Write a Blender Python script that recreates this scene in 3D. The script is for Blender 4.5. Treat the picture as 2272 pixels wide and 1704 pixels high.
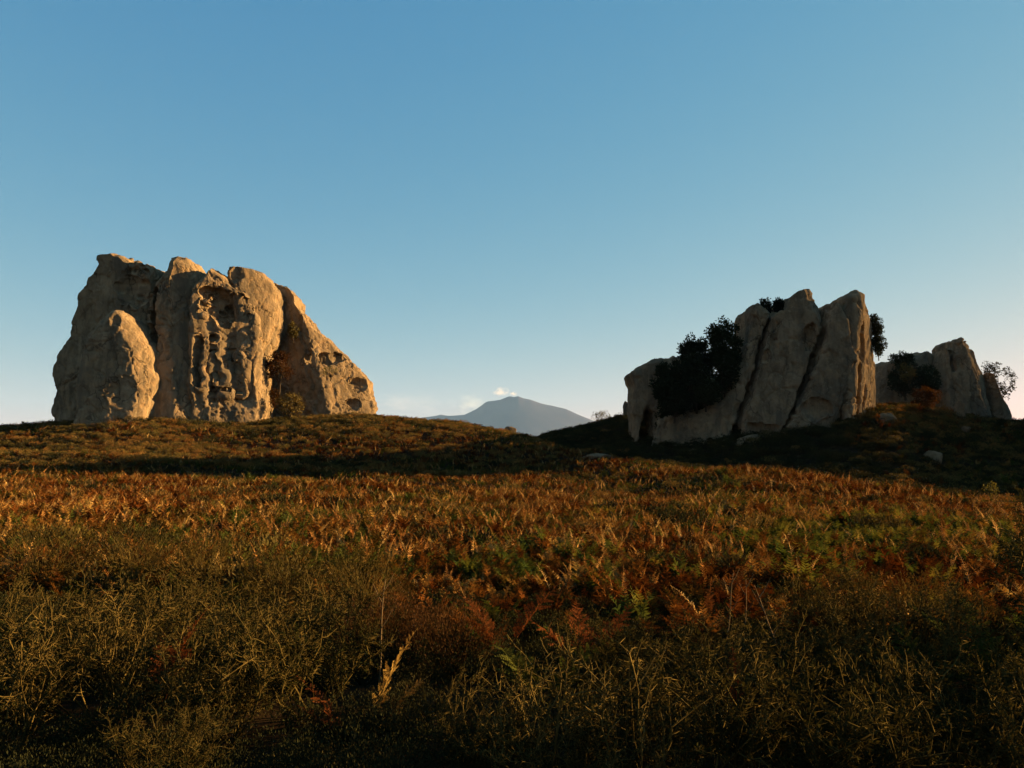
import bpy, math, random
import numpy as np

# ------------------------------------------------------------------ camera, sky, sun, exposure
SC = bpy.context.scene
for o in list(bpy.data.objects):
    bpy.data.objects.remove(o, do_unlink=True)
COL = SC.collection
FPX, CX, CY = 1820.0, 1136.0, 852.0          # focal length and centre in pixels of a 2272-wide frame
EYE = 1.75
PITCH = math.atan((1030.0 - 852.0) / FPX)
cam_d = bpy.data.cameras.new('camera')
cam_d.sensor_width = 36.0
cam_d.lens = FPX / 2272.0 * 36.0
cam_d.clip_start = 0.05
cam_d.clip_end = 200000.0
cam = bpy.data.objects.new('camera', cam_d)
COL.objects.link(cam)
cam.location = (0, 0, EYE)
cam.rotation_euler = (math.pi / 2 + PITCH, 0, 0)
SC.camera = cam

SUN_AZ = 70.0        # degrees to the right of the view direction
SUN_EL = 12.0
sa, se = math.radians(SUN_AZ), math.radians(SUN_EL)
SUN_DIR = np.array([math.sin(sa) * math.cos(se), math.cos(sa) * math.cos(se), math.sin(se)])

w = bpy.data.worlds.new('World')
SC.world = w
w.use_nodes = True
nt = w.node_tree
nt.nodes.clear()
sky = nt.nodes.new('ShaderNodeTexSky')
sky.sky_type = 'NISHITA'
sky.sun_disc = False
sky.sun_elevation = se
sky.sun_rotation = sa
sky.altitude = 1200.0
sky.air_density = 1.0
sky.dust_density = 0.3
sky.ozone_density = 1.0
bg = nt.nodes.new('ShaderNodeBackground')
bg.inputs['Strength'].default_value = 0.10
wo = nt.nodes.new('ShaderNodeOutputWorld')
# the camera's rendering of the sky: one tone curve per channel, the same over the whole sky
EXPOSURE = 2.85
sep = nt.nodes.new('ShaderNodeSeparateColor')
com = nt.nodes.new('ShaderNodeCombineColor')
nt.links.new(sky.outputs['Color'], sep.inputs[0])
for ch, (gam, gain) in enumerate(((1.40, 0.088), (0.64, 0.215), (0.26, 0.378))):
    pw = nt.nodes.new('ShaderNodeMath'); pw.operation = 'POWER'; pw.inputs[1].default_value = gam
    ml = nt.nodes.new('ShaderNodeMath'); ml.operation = 'MULTIPLY'; ml.inputs[1].default_value = gain / 0.10 / 2 ** EXPOSURE
    nt.links.new(sep.outputs[ch], pw.inputs[0])
    nt.links.new(pw.outputs[0], ml.inputs[0])
    nt.links.new(ml.outputs[0], com.inputs[ch])
nt.links.new(com.outputs[0], bg.inputs['Color'])
nt.links.new(bg.outputs['Background'], wo.inputs['Surface'])

sun_d = bpy.data.lights.new('sun', 'SUN')
sun_d.energy = 5.0
sun_d.angle = math.radians(0.53)
sun_d.color = (1.0, 0.60, 0.24)
sun = bpy.data.objects.new('sun', sun_d)
COL.objects.link(sun)
from mathutils import Vector
sun.rotation_euler = Vector(SUN_DIR).to_track_quat('Z', 'Y').to_euler()
sun.location = (60, 20, 40)

SC.view_settings.view_transform = 'Standard'
SC.view_settings.look = 'None'
SC.view_settings.exposure = EXPOSURE
SC.view_settings.gamma = 1.0
SC.view_settings.use_curve_mapping = False
SC.render.engine = 'CYCLES'
SC.cycles.max_bounces = 5
SC.cycles.diffuse_bounces = 2
SC.cycles.glossy_bounces = 1
SC.cycles.transmission_bounces = 3
SC.cycles.volume_bounces = 0
SC.cycles.use_denoising = True

# ------------------------------------------------------------------ helpers
R = np.random.RandomState(7)


def pix(px, py, Y):
    """world point seen at photo pixel (px, py) lying at distance Y in front of the camera"""
    a = (np.asarray(px, float) - CX) / FPX
    b = (CY - np.asarray(py, float)) / FPX
    cp, sp = math.cos(PITCH), math.sin(PITCH)
    dy = cp - b * sp
    dz = sp + b * cp
    t = Y / dy
    return np.stack([a * t, np.broadcast_to(np.asarray(Y, float), np.shape(t)) * 1.0, EYE + dz * t], -1)


def topix(P):
    cp, sp = math.cos(PITCH), math.sin(PITCH)
    z = P[:, 2] - EYE
    f = P[:, 1] * cp + z * sp
    u = -P[:, 1] * sp + z * cp
    return CX + FPX * P[:, 0] / f, CY - FPX * u / f


def tag(o, label=None, cat=None, group=None, kind=None):
    if label: o['label'] = label
    if cat: o['category'] = cat
    if group: o['group'] = group
    if kind: o['kind'] = kind
    return o


def empty(name, loc, label=None, cat=None, group=None):
    o = bpy.data.objects.new(name, None)
    o.empty_display_size = 0.3
    o.location = loc
    COL.objects.link(o)
    return tag(o, label, cat, group)


def link(name, me, parent=None, loc=(0, 0, 0), rot=(0, 0, 0), scale=1.0):
    o = bpy.data.objects.new(name, me)
    COL.objects.link(o)
    if parent is not None:
        o.parent = parent
    o.location = loc
    o.rotation_euler = rot
    o.scale = (scale, scale, scale) if np.isscalar(scale) else scale
    return o


def mesh(name, V, F, mat=None, smooth=False):
    """V (n,3); F (m,3|4) array or list of arrays of one width each"""
    me = bpy.data.meshes.new(name)
    V = np.asarray(V, np.float32)
    Fs = F if isinstance(F, list) else [F]
    Fs = [np.asarray(f, np.int32) for f in Fs if len(f)]
    me.vertices.add(len(V))
    me.vertices.foreach_set('co', V.ravel())
    nl = sum(f.size for f in Fs)
    npoly = sum(len(f) for f in Fs)
    me.loops.add(nl)
    me.loops.foreach_set('vertex_index', np.concatenate([f.ravel() for f in Fs]))
    me.polygons.add(npoly)
    st = []
    off = 0
    for f in Fs:
        st.append(off + np.arange(len(f)) * f.shape[1])
        off += f.size
    me.polygons.foreach_set('loop_start', np.concatenate(st).astype(np.int32))
    if smooth:
        me.polygons.foreach_set('use_smooth', np.ones(npoly, bool))
    me.update(calc_edges=True)
    if mat is not None:
        me.materials.append(mat)
    return me


PERM = np.random.RandomState(3).permutation(4096)
PVAL = np.random.RandomState(4).rand(4096).astype(np.float32)


def _h(i, j, k):
    return PERM[(PERM[(PERM[i & 4095] + j) & 4095] + k) & 4095]


def vnoise(P):
    """value noise in 0..1"""
    P = np.asarray(P, np.float64)
    I = np.floor(P).astype(np.int64)
    f = (P - I)
    f = f * f * f * (f * (f * 6 - 15) + 10)
    i, j, k = I[..., 0], I[..., 1], I[..., 2]
    r = 0
    for a in (0, 1):
        wa = f[..., 0] if a else 1 - f[..., 0]
        for b in (0, 1):
            wb = f[..., 1] if b else 1 - f[..., 1]
            for c in (0, 1):
                wc = f[..., 2] if c else 1 - f[..., 2]
                r = r + wa * wb * wc * PVAL[_h(i + a, j + b, k + c)]
    return r


def fbm(P, octaves=4, gain=0.5):
    """-1..1-ish"""
    P = np.asarray(P, np.float64)
    r, a, s = 0, 1.0, 0.0
    for o in range(octaves):
        r = r + a * (vnoise(P * 2 ** o + 17.3 * o) * 2 - 1)
        s += a
        a *= gain
    return r / s


def worley(P):
    I = np.floor(P).astype(np.int64)
    d1 = np.full(P.shape[:-1], 9.0)
    for a in (-1, 0, 1):
        for b in (-1, 0, 1):
            for c in (-1, 0, 1):
                q = I + np.array([a, b, c])
                h = _h(q[..., 0], q[..., 1], q[..., 2])
                off = np.stack([PVAL[h], PVAL[(h + 1371) & 4095], PVAL[(h + 2903) & 4095]], -1)
                d = np.sqrt(((q + off - P) ** 2).sum(-1))
                d1 = np.minimum(d1, d)
    return d1


def cells(P):
    """random value of the nearest cell, and the distance to the cell's edge"""
    I = np.floor(P).astype(np.int64)
    d1 = np.full(P.shape[:-1], 9.0); d2 = d1.copy(); val = np.zeros_like(d1)
    for a in (-1, 0, 1):
        for b in (-1, 0, 1):
            for c in (-1, 0, 1):
                q = I + np.array([a, b, c])
                h = _h(q[..., 0], q[..., 1], q[..., 2])
                off = np.stack([PVAL[h], PVAL[(h + 1371) & 4095], PVAL[(h + 2903) & 4095]], -1)
                d = np.sqrt(((q + off - P) ** 2).sum(-1))
                n = d < d1
                d2 = np.where(n, d1, np.minimum(d2, d))
                val = np.where(n, PVAL[(h + 777) & 4095], val)
                d1 = np.where(n, d, d1)
    return val, d2 - d1


def sstep(a, b, x):
    t = np.clip((x - a) / (b - a), 0, 1)
    return t * t * (3 - 2 * t)


def surface_nets(F, o, h):
    """zero surface of the grid F (inside negative) as quads"""
    nx, ny, nz = F.shape
    S = F < 0
    c = np.zeros((nx - 1, ny - 1, nz - 1), np.int8)
    for a in (0, 1):
        for b in (0, 1):
            for d in (0, 1):
                c += S[a:nx - 1 + a, b:ny - 1 + b, d:nz - 1 + d]
    act = np.argwhere((c > 0) & (c < 8))
    idx = np.full(c.shape, -1, np.int32)
    idx[act[:, 0], act[:, 1], act[:, 2]] = np.arange(len(act))
    acc = np.zeros((len(act), 3))
    cnt = np.zeros(len(act))
    corners = [(a, b, d) for a in (0, 1) for b in (0, 1) for d in (0, 1)]
    for p in corners:
        for ax in range(3):
            if p[ax] == 1:
                continue
            q = list(p); q[ax] = 1
            fa = F[act[:, 0] + p[0], act[:, 1] + p[1], act[:, 2] + p[2]]
            fb = F[act[:, 0] + q[0], act[:, 1] + q[1], act[:, 2] + q[2]]
            m = (fa < 0) != (fb < 0)
            t = np.where(m, fa / np.where(m, fa - fb, 1), 0)
            pt = np.array(p, float)[None, :].repeat(len(act), 0)
            pt[:, ax] += t
            acc[m] += pt[m]
            cnt[m] += 1
    V = (act + acc / cnt[:, None]) * h + o
    quads = []
    for ax in range(3):
        sl0 = [slice(None)] * 3; sl1 = [slice(None)] * 3
        sl0[ax] = slice(0, -1); sl1[ax] = slice(1, None)
        A, B = S[tuple(sl0)], S[tuple(sl1)]
        e = np.argwhere(A != B)
        u, v = [(1, 2), (2, 0), (0, 1)][ax]
        ok = (e[:, u] > 0) & (e[:, v] > 0) & (e[:, u] < F.shape[u] - 1) & (e[:, v] < F.shape[v] - 1)
        e = e[ok]
        flip = ~A[e[:, 0], e[:, 1], e[:, 2]]

        def cell(du, dv):
            g = e.copy(); g[:, u] += du; g[:, v] += dv
            return idx[g[:, 0], g[:, 1], g[:, 2]]
        q = np.stack([cell(-1, -1), cell(0, -1), cell(0, 0), cell(-1, 0)], 1)
        q[flip] = q[flip][:, ::-1]
        quads.append(q)
    return V, np.concatenate(quads)


def keep_largest(V, Q):
    """drop crumbs that came loose"""
    lab = np.arange(len(V))
    while True:
        m = lab[Q].min(1)
        new = lab.copy()
        for k in range(4):
            np.minimum.at(new, Q[:, k], m)
        new = new[new]
        if (new == lab).all():
            break
        lab = new
    u, c = np.unique(lab, return_counts=True)
    best = u[c.argmax()]
    ok = lab == best
    idx = np.cumsum(ok) - 1
    return V[ok], idx[Q[ok[Q[:, 0]]]]


def vnormals(V, Q):
    n = np.cross(V[Q[:, 2]] - V[Q[:, 0]], V[Q[:, 3]] - V[Q[:, 1]])
    N = np.zeros_like(V)
    for k in range(4):
        np.add.at(N, Q[:, k], n)
    return N / np.maximum(np.linalg.norm(N, axis=1, keepdims=True), 1e-9)


# ------------------------------------------------------------------ materials
class NT:
    def __init__(self, name):
        self.m = bpy.data.materials.new(name)
        self.m.use_nodes = True
        self.t = self.m.node_tree
        self.t.nodes.clear()
        self.out = self.t.nodes.new('ShaderNodeOutputMaterial')

    def n(self, typ, **kw):
        nd = self.t.nodes.new(typ)
        for k, v in kw.items():
            if k.startswith('in_'):
                nd.inputs[k[3:].replace('_', ' ')].default_value = v
            else:
                setattr(nd, k, v)
        return nd

    def l(self, a, b):
        self.t.links.new(a, b)

    def noise(self, vec, scale, detail=4, rough=0.55):
        nd = self.n('ShaderNodeTexNoise')
        nd.inputs['Scale'].default_value = scale
        nd.inputs['Detail'].default_value = detail
        nd.inputs['Roughness'].default_value = rough
        if vec is not None: self.l(vec, nd.inputs['Vector'])
        return nd.outputs['Fac']

    def ramp(self, fac, stops):
        nd = self.n('ShaderNodeValToRGB')
        el = nd.color_ramp.elements
        while len(el) < len(stops): el.new(0.5)
        for e, (p, c) in zip(el, stops):
            e.position = p
            e.color = (c[0], c[1], c[2], 1) if not np.isscalar(c) else (c, c, c, 1)
        self.l(fac, nd.inputs['Fac'])
        return nd.outputs['Color']

    def mix(self, fac, a, b, blend='MIX'):
        nd = self.n('ShaderNodeMix', data_type='RGBA', blend_type=blend)
        for key, val in ((0, fac), (6, a), (7, b)):
            if hasattr(val, 'is_output'): self.l(val, nd.inputs[key])
            elif key == 0: nd.inputs[key].default_value = val
            else: nd.inputs[key].default_value = (*val, 1)
        return nd.outputs[2]

    def math(self, op, a, b=None):
        nd = self.n('ShaderNodeMath', operation=op)
        for k, v in ((0, a), (1, b)):
            if v is None: continue
            if hasattr(v, 'is_output'): self.l(v, nd.inputs[k])
            else: nd.inputs[k].default_value = v
        return nd.outputs[0]


def rock_material(name='weathered_sandstone', tint=(1, 1, 1)):
    g = NT(name)
    geo = g.n('ShaderNodeNewGeometry')
    P = geo.outputs['Position']
    mp = g.n('ShaderNodeMapping'); mp.inputs['Scale'].default_value = (1, 1, 0.3); g.l(P, mp.inputs['Vector'])
    mp2 = g.n('ShaderNodeMapping'); mp2.inputs['Scale'].default_value = (1, 1, 0.12); g.l(P, mp2.inputs['Vector'])
    mp3 = g.n('ShaderNodeMapping'); mp3.inputs['Scale'].default_value = (0.8, 0.8, 0.35); g.l(P, mp3.inputs['Vector'])
    T = lambda c: tuple(a * b for a, b in zip(c, tint))
    base = g.ramp(g.noise(P, 0.45, 5, 0.6), [(0.3, T((0.164, 0.122, 0.071))), (0.5, T((0.217, 0.163, 0.097))), (0.72, T((0.284, 0.216, 0.13)))])
    streak = g.ramp(g.noise(mp.outputs['Vector'], 1.6, 5, 0.65), [(0.46, 0.0), (0.58, 1.0)])
    c = g.mix(g.math('MULTIPLY', streak, 0.65), base, T((0.113, 0.087, 0.053)))
    lich = g.ramp(g.noise(P, 2.3, 6, 0.7), [(0.57, 0.0), (0.66, 1.0)])
    c = g.mix(g.math('MULTIPLY', lich, 0.5), c, T((0.291, 0.25, 0.159)))
    spots = g.ramp(g.noise(P, 6.0, 4, 0.7), [(0.60, 0.0), (0.70, 1.0)])
    c = g.mix(g.math('MULTIPLY', spots, 0.6), c, T((0.073, 0.06, 0.04)))
    st2 = g.ramp(g.noise(mp2.outputs['Vector'], 0.5, 4, 0.6), [(0.50, 0.0), (0.60, 1.0)])
    c = g.mix(g.math('MULTIPLY', st2, 0.65), c, T((0.088, 0.075, 0.053)))
    warm = g.ramp(g.noise(P, 0.9, 3, 0.6), [(0.52, 0.0), (0.64, 1.0)])
    c = g.mix(g.math('MULTIPLY', warm, 0.45), c, T((0.25, 0.165, 0.084)))
    # fine joints
    wn = g.n('ShaderNodeTexNoise'); wn.inputs['Scale'].default_value = 0.8; wn.inputs['Detail'].default_value = 4
    g.l(P, wn.inputs['Vector'])
    ad = g.n('ShaderNodeVectorMath', operation='ADD'); g.l(mp3.outputs['Vector'], ad.inputs[0]); g.l(wn.outputs['Color'], ad.inputs[1])
    ve = g.n('ShaderNodeTexVoronoi', feature='DISTANCE_TO_EDGE'); ve.inputs['Scale'].default_value = 0.8
    g.l(ad.outputs[0], ve.inputs['Vector'])
    crack = g.ramp(ve.outputs['Distance'], [(0.0, 1.0), (0.035, 0.0)])
    gate = g.ramp(g.noise(P, 0.35, 2, 0.5), [(0.45, 0.0), (0.6, 1.0)])
    crack = g.math('MULTIPLY', crack, gate)
    c = g.mix(g.math('MULTIPLY', crack, 0.75), c, T((0.036, 0.03, 0.022)))
    b = g.n('ShaderNodeBsdfDiffuse')
    b.inputs['Roughness'].default_value = 0.9
    g.l(c, b.inputs['Color'])
    n1 = g.noise(P, 1.8, 8, 0.62)
    vor = g.n('ShaderNodeTexVoronoi', feature='SMOOTH_F1'); vor.inputs['Scale'].default_value = 4.5
    g.l(P, vor.inputs['Vector'])
    hgt = g.math('ADD', g.math('MULTIPLY', n1, 0.6), g.math('MULTIPLY', vor.outputs['Distance'], 0.16))
    hgt = g.math('SUBTRACT', hgt, g.math('MULTIPLY', crack, 0.35))
    bp = g.n('ShaderNodeBump'); bp.inputs['Strength'].default_value = 0.7; bp.inputs['Distance'].default_value = 0.35
    g.l(hgt, bp.inputs['Height']); g.l(bp.outputs['Normal'], b.inputs['Normal'])
    g.l(b.outputs['BSDF'], g.out.inputs['Surface'])
    return g.m


def leaf_material(name, stops, patch=0.0, patch_stops=None, transl=0.3, patch_scale=0.12, transl_tint=(1.25, 1.0, 0.6)):
    """colour varies from plant to plant; patches of another colour follow the place"""
    g = NT(name)
    oi = g.n('ShaderNodeObjectInfo')
    geo = g.n('ShaderNodeNewGeometry')
    c = g.ramp(oi.outputs['Random'], stops)
    if patch_stops:
        n = g.noise(geo.outputs['Position'], patch_scale, 3, 0.5)
        rnd2 = g.math('ADD', n, g.math('MULTIPLY', g.math('SUBTRACT', oi.outputs['Random'], 0.5), 0.22))
        f = g.ramp(rnd2, [(0.5 - patch, 0.0), (0.5 - patch + 0.12, 1.0)])
        c = g.mix(f, g.ramp(oi.outputs['Random'], patch_stops), c)
    v = g.noise(geo.outputs['Position'], 9.0, 2, 0.5)
    c = g.mix(1.0, c, g.ramp(v, [(0.3, 0.6), (0.7, 1.25)]), 'MULTIPLY')
    d = g.n('ShaderNodeBsdfDiffuse'); g.l(c, d.inputs['Color'])
    t = g.n('ShaderNodeBsdfTranslucent')
    g.l(g.mix(1.0, c, transl_tint, 'MULTIPLY'), t.inputs['Color'])
    m = g.n('ShaderNodeMixShader'); m.inputs[0].default_value = transl
    g.l(d.outputs[0], m.inputs[1]); g.l(t.outputs[0], m.inputs[2])
    g.l(m.outputs[0], g.out.inputs['Surface'])
    return g.m


def plain_material(name, c1, c2, scale=3.0, rough=1.0):
    g = NT(name)
    geo = g.n('ShaderNodeNewGeometry')
    c = g.ramp(g.noise(geo.outputs['Position'], scale, 5, 0.6), [(0.35, c1), (0.68, c2)])
    d = g.n('ShaderNodeBsdfDiffuse'); g.l(c, d.inputs['Color'])
    g.l(d.outputs[0], g.out.inputs['Surface'])
    return g.m


M_ROCK = rock_material()
M_SHADEROCK = rock_material('shaded_sandstone', (0.80, 0.82, 0.86))  # same sandstone, darker and cooler: shade painted into the colour of unlit slabs
M_STONE = rock_material('weathered_stone', (0.7, 0.7, 0.7))
M_GROUND = plain_material('dark_soil_and_litter', (0.0108, 0.0072, 0.0042), (0.03, 0.0192, 0.0096), 2.5)
M_MOUNT = plain_material('bare_volcanic_slope', (0.026, 0.022, 0.030), (0.046, 0.040, 0.048), 0.0009)
M_PLAIN = plain_material('distant_land', (0.04, 0.045, 0.03), (0.08, 0.08, 0.05), 0.002)

# ------------------------------------------------------------------ terrain
TP = np.array([-900, 0, 284, 568, 852, 1021, 1136, 1196, 1300, 1400, 1460, 1640, 1760, 1900, 1988, 2089, 2240, 2290, 2600, 3400], float)
TY = np.array([0, 8, 15, 22, 30, 40, 46, 50, 57, 64, 70, 78, 84, 92, 100, 115, 140, 180, 260], float)
TZ = np.array([
    # 0  8  15   22    30    40    46    50    57    64    70    78   84   92   100  115  140  180  260
    [0, 0, 0, .05, .15, .5, .75, .95, 1.4, 2.1, 2.8, 3.9, 4.6, 5.2, 5.3, 4.3, 1.5, -4, -14],      # -900
    [0, 0, 0, .05, .15, .5, .75, .95, 1.45, 2.2, 3.2, 4.7, 5.2, 5.6, 5.7, 4.5, 1.5, -4, -14],     # 0
    [0, 0, 0, .05, .15, .4, .65, .85, 1.4, 2.1, 3.6, 5.6, 6.0, 6.2, 6.2, 5.0, 2, -4, -14],        # 284
    [0, 0, 0, .05, .1, .3, .5, .65, 1.0, 1.5, 2.4, 4.3, 5.5, 6.6, 6.7, 5.0, 2, -4, -14],          # 568
    [0, 0, 0, 0, .1, .25, .4, .5, .8, 1.2, 2.0, 4.2, 5.6, 6.8, 6.9, 5.0, 2, -4, -14],            # 852
    [0, 0, 0, 0, .05, .2, .3, .4, .7, 1.1, 1.9, 4.1, 5.5, 6.35, 5.8, 3, 0, -5, -14],            # 1021
    [0, 0, 0, 0, 0, .1, .2, .35, .7, 1.2, 2.1, 4.0, 4.85, 4.4, 3.4, 2.5, 0, -5, -14],           # 1136
    [0, 0, 0, 0, 0, .1, .2, .4, .8, 1.5, 2.5, 3.9, 3.8, 3.2, 4.4, 5.6, 3, -5, -14],            # 1196
    [0, 0, 0, 0, 0, .1, .2, .5, 1.3, 2.3, 2.9, 2.3, 1.9, 3.2, 5.4, 6.9, 4, -5, -14],           # 1300
    [0, 0, 0, 0, 0, .05, .4, .95, 1.95, 1.9, 3.0, 4.8, 5.8, 7.0, 7.8, 8.4, 5, -4, -14],             # 1400
    [0, 0, 0, 0, 0, .2, .7, 1.3, 1.75, 1.3, 3.2, 5.0, 6.0, 6.8, 7.4, 8.2, 5, -4, -14],                # 1460
    [0, 0, 0, .05, .15, .7, 1.45, 1.25, .4, 2.2, 3.9, 5.0, 5.8, 6.3, 6.8, 7.0, 5, -4, -14],            # 1640
    [0, 0, 0, .05, .2, .75, 1.1, .6, .4, 3.0, 4.7, 5.8, 6.3, 6.8, 7.0, 7.4, 5, -4, -14],        # 1760
    [0, 0, 0, 0, .1, .5, .4, -.3, .8, 4.2, 5.8, 6.8, 7.2, 7.6, 7.8, 8.0, 6, -3, -14],          # 1900
    [0, 0, 0, 0, .05, .3, .1, -.4, 1.2, 4.5, 6.2, 7.0, 7.4, 7.8, 8.0, 8.2, 6, -3, -14],              # 1988
    [0, 0, 0, -.05, -.05, 0, -.3, -.5, .2, 2.2, 4.0, 5.8, 6.7, 7.6, 8.0, 8.2, 6, -3, -14],      # 2089
    [0, 0, -.05, -.15, -.3, -.45, -.8, -1.0, -.4, 1.2, 2.6, 4.2, 5.2, 6.1, 6.4, 7.0, 6, -2, -14], # 2240
    [0, 0, -.06, -.18, -.34, -.5, -.85, -1.0, -.4, 1.2, 2.6, 4.2, 5.2, 6.1, 6.4, 7.0, 6, -2, -14], # 2290
    [0, 0, -.1, -.3, -.5, -.7, -.8, -.3, 2.0, 5.8, 9.2, 12.6, 14.2, 15, 15, 13, 8, -2, -14],    # 2600
    [0, 0, -.1, -.3, -.6, -.8, -.4, .6, 4.5, 9.0, 13, 16, 17.5, 18.5, 18, 15, 8, -2, -14],      # 3400
], float)
# resample smoothly onto a fine table
_pf = np.linspace(-900, 3400, 431)
_yf = np.linspace(0, 260, 521)
_tab = np.array([np.interp(_yf, TY, row) for row in TZ])
_tab = np.array([np.interp(_pf, TP, _tab[:, j]) for j in range(len(_yf))]).T


def _blur(a, n, axis):
    k = np.hanning(n + 2)[1:-1]; k /= k.sum()
    pad = [(0, 0), (0, 0)]; pad[axis] = (n // 2, n // 2)
    b = np.pad(a, pad, mode='edge')
    return np.apply_along_axis(lambda v: np.convolve(v, k, 'valid'), axis, b)


_tab = _blur(_blur(_tab, 15, 1), 11, 0)


def ground(x, y):
    x = np.asarray(x, float); y = np.asarray(y, float)
    yy = np.clip(y, 0, 259.9)
    p = np.clip(CX + FPX * x / np.maximum(yy, 12.0), -899, 3399)
    fi = (p + 900) / 10.0; fj = yy / 0.5
    i = np.floor(fi).astype(int); j = np.floor(fj).astype(int)
    i = np.clip(i, 0, len(_pf) - 2); j = np.clip(j, 0, len(_yf) - 2)
    a = fi - i; b = fj - j
    z = (_tab[i, j] * (1 - a) * (1 - b) + _tab[i + 1, j] * a * (1 - b) + _tab[i, j + 1] * (1 - a) * b + _tab[i + 1, j + 1] * a * b)
    # a low bank, steeper than the hill, running along its foot
    yl = np.interp(p, [-300, 0, 284, 568, 852, 1021, 1136, 1300, 1400, 1600], [66, 62, 59, 56, 51, 48, 46, 43.5, 42, 40])
    yl = yl + 0.9 * np.sin(x * 0.33) + 0.5 * np.sin(x * 0.81 + 1)
    H = 0.5 * (1 - sstep(1150, 1600, p))
    sb = yy - yl
    z = z + H * (sstep(-1.6, 1.6, sb) - np.clip((sb + 9) / 18, 0, 1))
    P = np.stack([x * 0.11, y * 0.11, np.zeros_like(x)], -1)
    amp = 0.08 + 0.22 * sstep(10, 70, y)
    z = z + amp * fbm(P, 3)
    far = np.maximum(np.hypot(np.maximum(np.abs(x) - 150, 0), np.maximum(y - 200, 0) + np.maximum(-y - 40, 0)), 0)
    return z - 0.08 * far


def build_terrain():
    xs = np.concatenate([np.arange(-330, -90, 6.0), np.arange(-90, 90, 0.8), np.arange(90, 331, 6.0)])
    ys = np.concatenate([np.arange(-160, -10, 6.0), np.arange(-10, 130, 0.8), np.arange(130, 400, 6.0)])
    X, Y = np.meshgrid(xs, ys, indexing='ij')
    Z = ground(X, Y)
    V = np.stack([X, Y, Z], -1).reshape(-1, 3)
    n, m = X.shape
    i = np.arange(n * m).reshape(n, m)
    F = np.stack([i[:-1, :-1], i[1:, :-1], i[1:, 1:], i[:-1, 1:]], -1).reshape(-1, 4)
    o = link('terrain', mesh('terrain', V, F, M_GROUND, True))
    tag(o, kind='structure')
    # the land below, out to the horizon
    r = np.array([150, 400, 1200, 4000, 12000, 20800.0])
    th = np.linspace(0, 2 * np.pi, 49)[:-1]
    RR, TT = np.meshgrid(r, th, indexing='ij')
    Zp = np.interp(RR, [150, 400, 1200, 4000, 21000], [-24, -28, -60, -140, -320])
    V = np.stack([RR * np.cos(TT), RR * np.sin(TT), Zp], -1).reshape(-1, 3)
    i = np.arange(V.shape[0]).reshape(len(r), len(th))
    j = np.roll(i, -1, 1)
    F = np.stack([i[:-1], i[1:], j[1:], j[:-1]], -1).reshape(-1, 4)
    V = np.vstack([V, [[0, 0, -24]]])
    c = len(V) - 1
    F3 = np.stack([np.full(len(th), c), i[0], j[0]], -1)
    o = link('distant_ground', mesh('distant_ground', V, [F, F3], M_PLAIN, True))
    tag(o, kind='structure')


build_terrain()

# ------------------------------------------------------------------ the volcano, its smoke, the haze
MY = 16000.0


def build_mountain():
    prof = np.array([(300, 1012), (600, 985), (760, 960), (880, 935), (935, 925), (968, 921), (978, 918), (996, 921.5), (1031, 919), (1057, 906), (1080, 888), (1109, 885),
                     (1119, 881), (1129, 876), (1134, 876), (1140, 878), (1149, 875.5), (1161, 881), (1178, 884.5), (1199, 893), (1254, 904.5), (1280, 917),
                     (1315, 931), (1380, 952), (1500, 984), (1800, 1012)], float)
    W = pix(prof[:, 0], prof[:, 1], MY)
    x = np.linspace(W[0, 0], W[-1, 0], 420)
    z = np.interp(x, W[:, 0], W[:, 2])
    z = z + 6 * fbm(np.stack([x / 200, x * 0, x * 0], -1), 3)
    v = np.linspace(-1, 1, 90)
    xc = pix(1140, 900, MY)[0]
    X, Vv = np.meshgrid(x, v, indexing='ij')
    half = 4200.0
    Y = MY + Vv * half
    base = -300.0
    # a broad cone: heights fall off in depth the way they do across
    fall = np.clip(1 - np.abs(Vv), 0, 1) ** 1.35
    kk = np.hanning(61); kk /= kk.sum()
    zs = np.convolve(np.pad(z, 30, mode='edge'), kk, 'valid')
    ww = np.clip(np.abs(Vv) * 7, 0, 1)
    Z = base + (z[:, None] * (1 - ww) + zs[:, None] * ww - base) * fall
    ang = np.arctan2(Y - MY, X - xc)
    rr = np.hypot(Y - MY, X - xc)
    gully = fbm(np.stack([np.cos(ang) * 5, np.sin(ang) * 5, rr / 1700], -1), 3)
    Z = Z + gully * 45 * np.clip(rr / 2600 - 0.1, 0, 1) * (np.abs(Vv) > 0.02)
    V = np.stack([X, Y, Z], -1).reshape(-1, 3)
    n, m = X.shape
    i = np.arange(n * m).reshape(n, m)
    F = np.stack([i[:-1, :-1], i[1:, :-1], i[1:, 1:], i[:-1, 1:]], -1).reshape(-1, 4)
    o = link('mountain', mesh('mountain', V, F, M_MOUNT, True))
    tag(o, 'distant blue-grey volcano between the two rock outcrops', None, kind='structure')


build_mountain()


def box_mesh(name, lo, hi):
    V = [(x, y, z) for x in (lo[0], hi[0]) for y in (lo[1], hi[1]) for z in (lo[2], hi[2])]
    F = [(0, 1, 3, 2), (4, 6, 7, 5), (0, 4, 5, 1), (2, 3, 7, 6), (0, 2, 6, 4), (1, 5, 7, 3)]
    return mesh(name, V, np.array(F))


def build_haze():
    g = NT('thin_air_haze')
    pv = g.n('ShaderNodeVolumePrincipled')
    pv.inputs['Color'].default_value = (0.24, 0.48, 1.0, 1)
    pv.inputs['Density'].default_value = HAZE_DENSITY
    pv.inputs['Anisotropy'].default_value = 0.0
    g.l(pv.outputs['Volume'], g.out.inputs['Volume'])
    me = box_mesh('haze', (-21000, -21000, -330), (21000, 21000, 1640))
    me.materials.append(g.m)
    tag(link('haze', me), kind='stuff')



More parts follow.
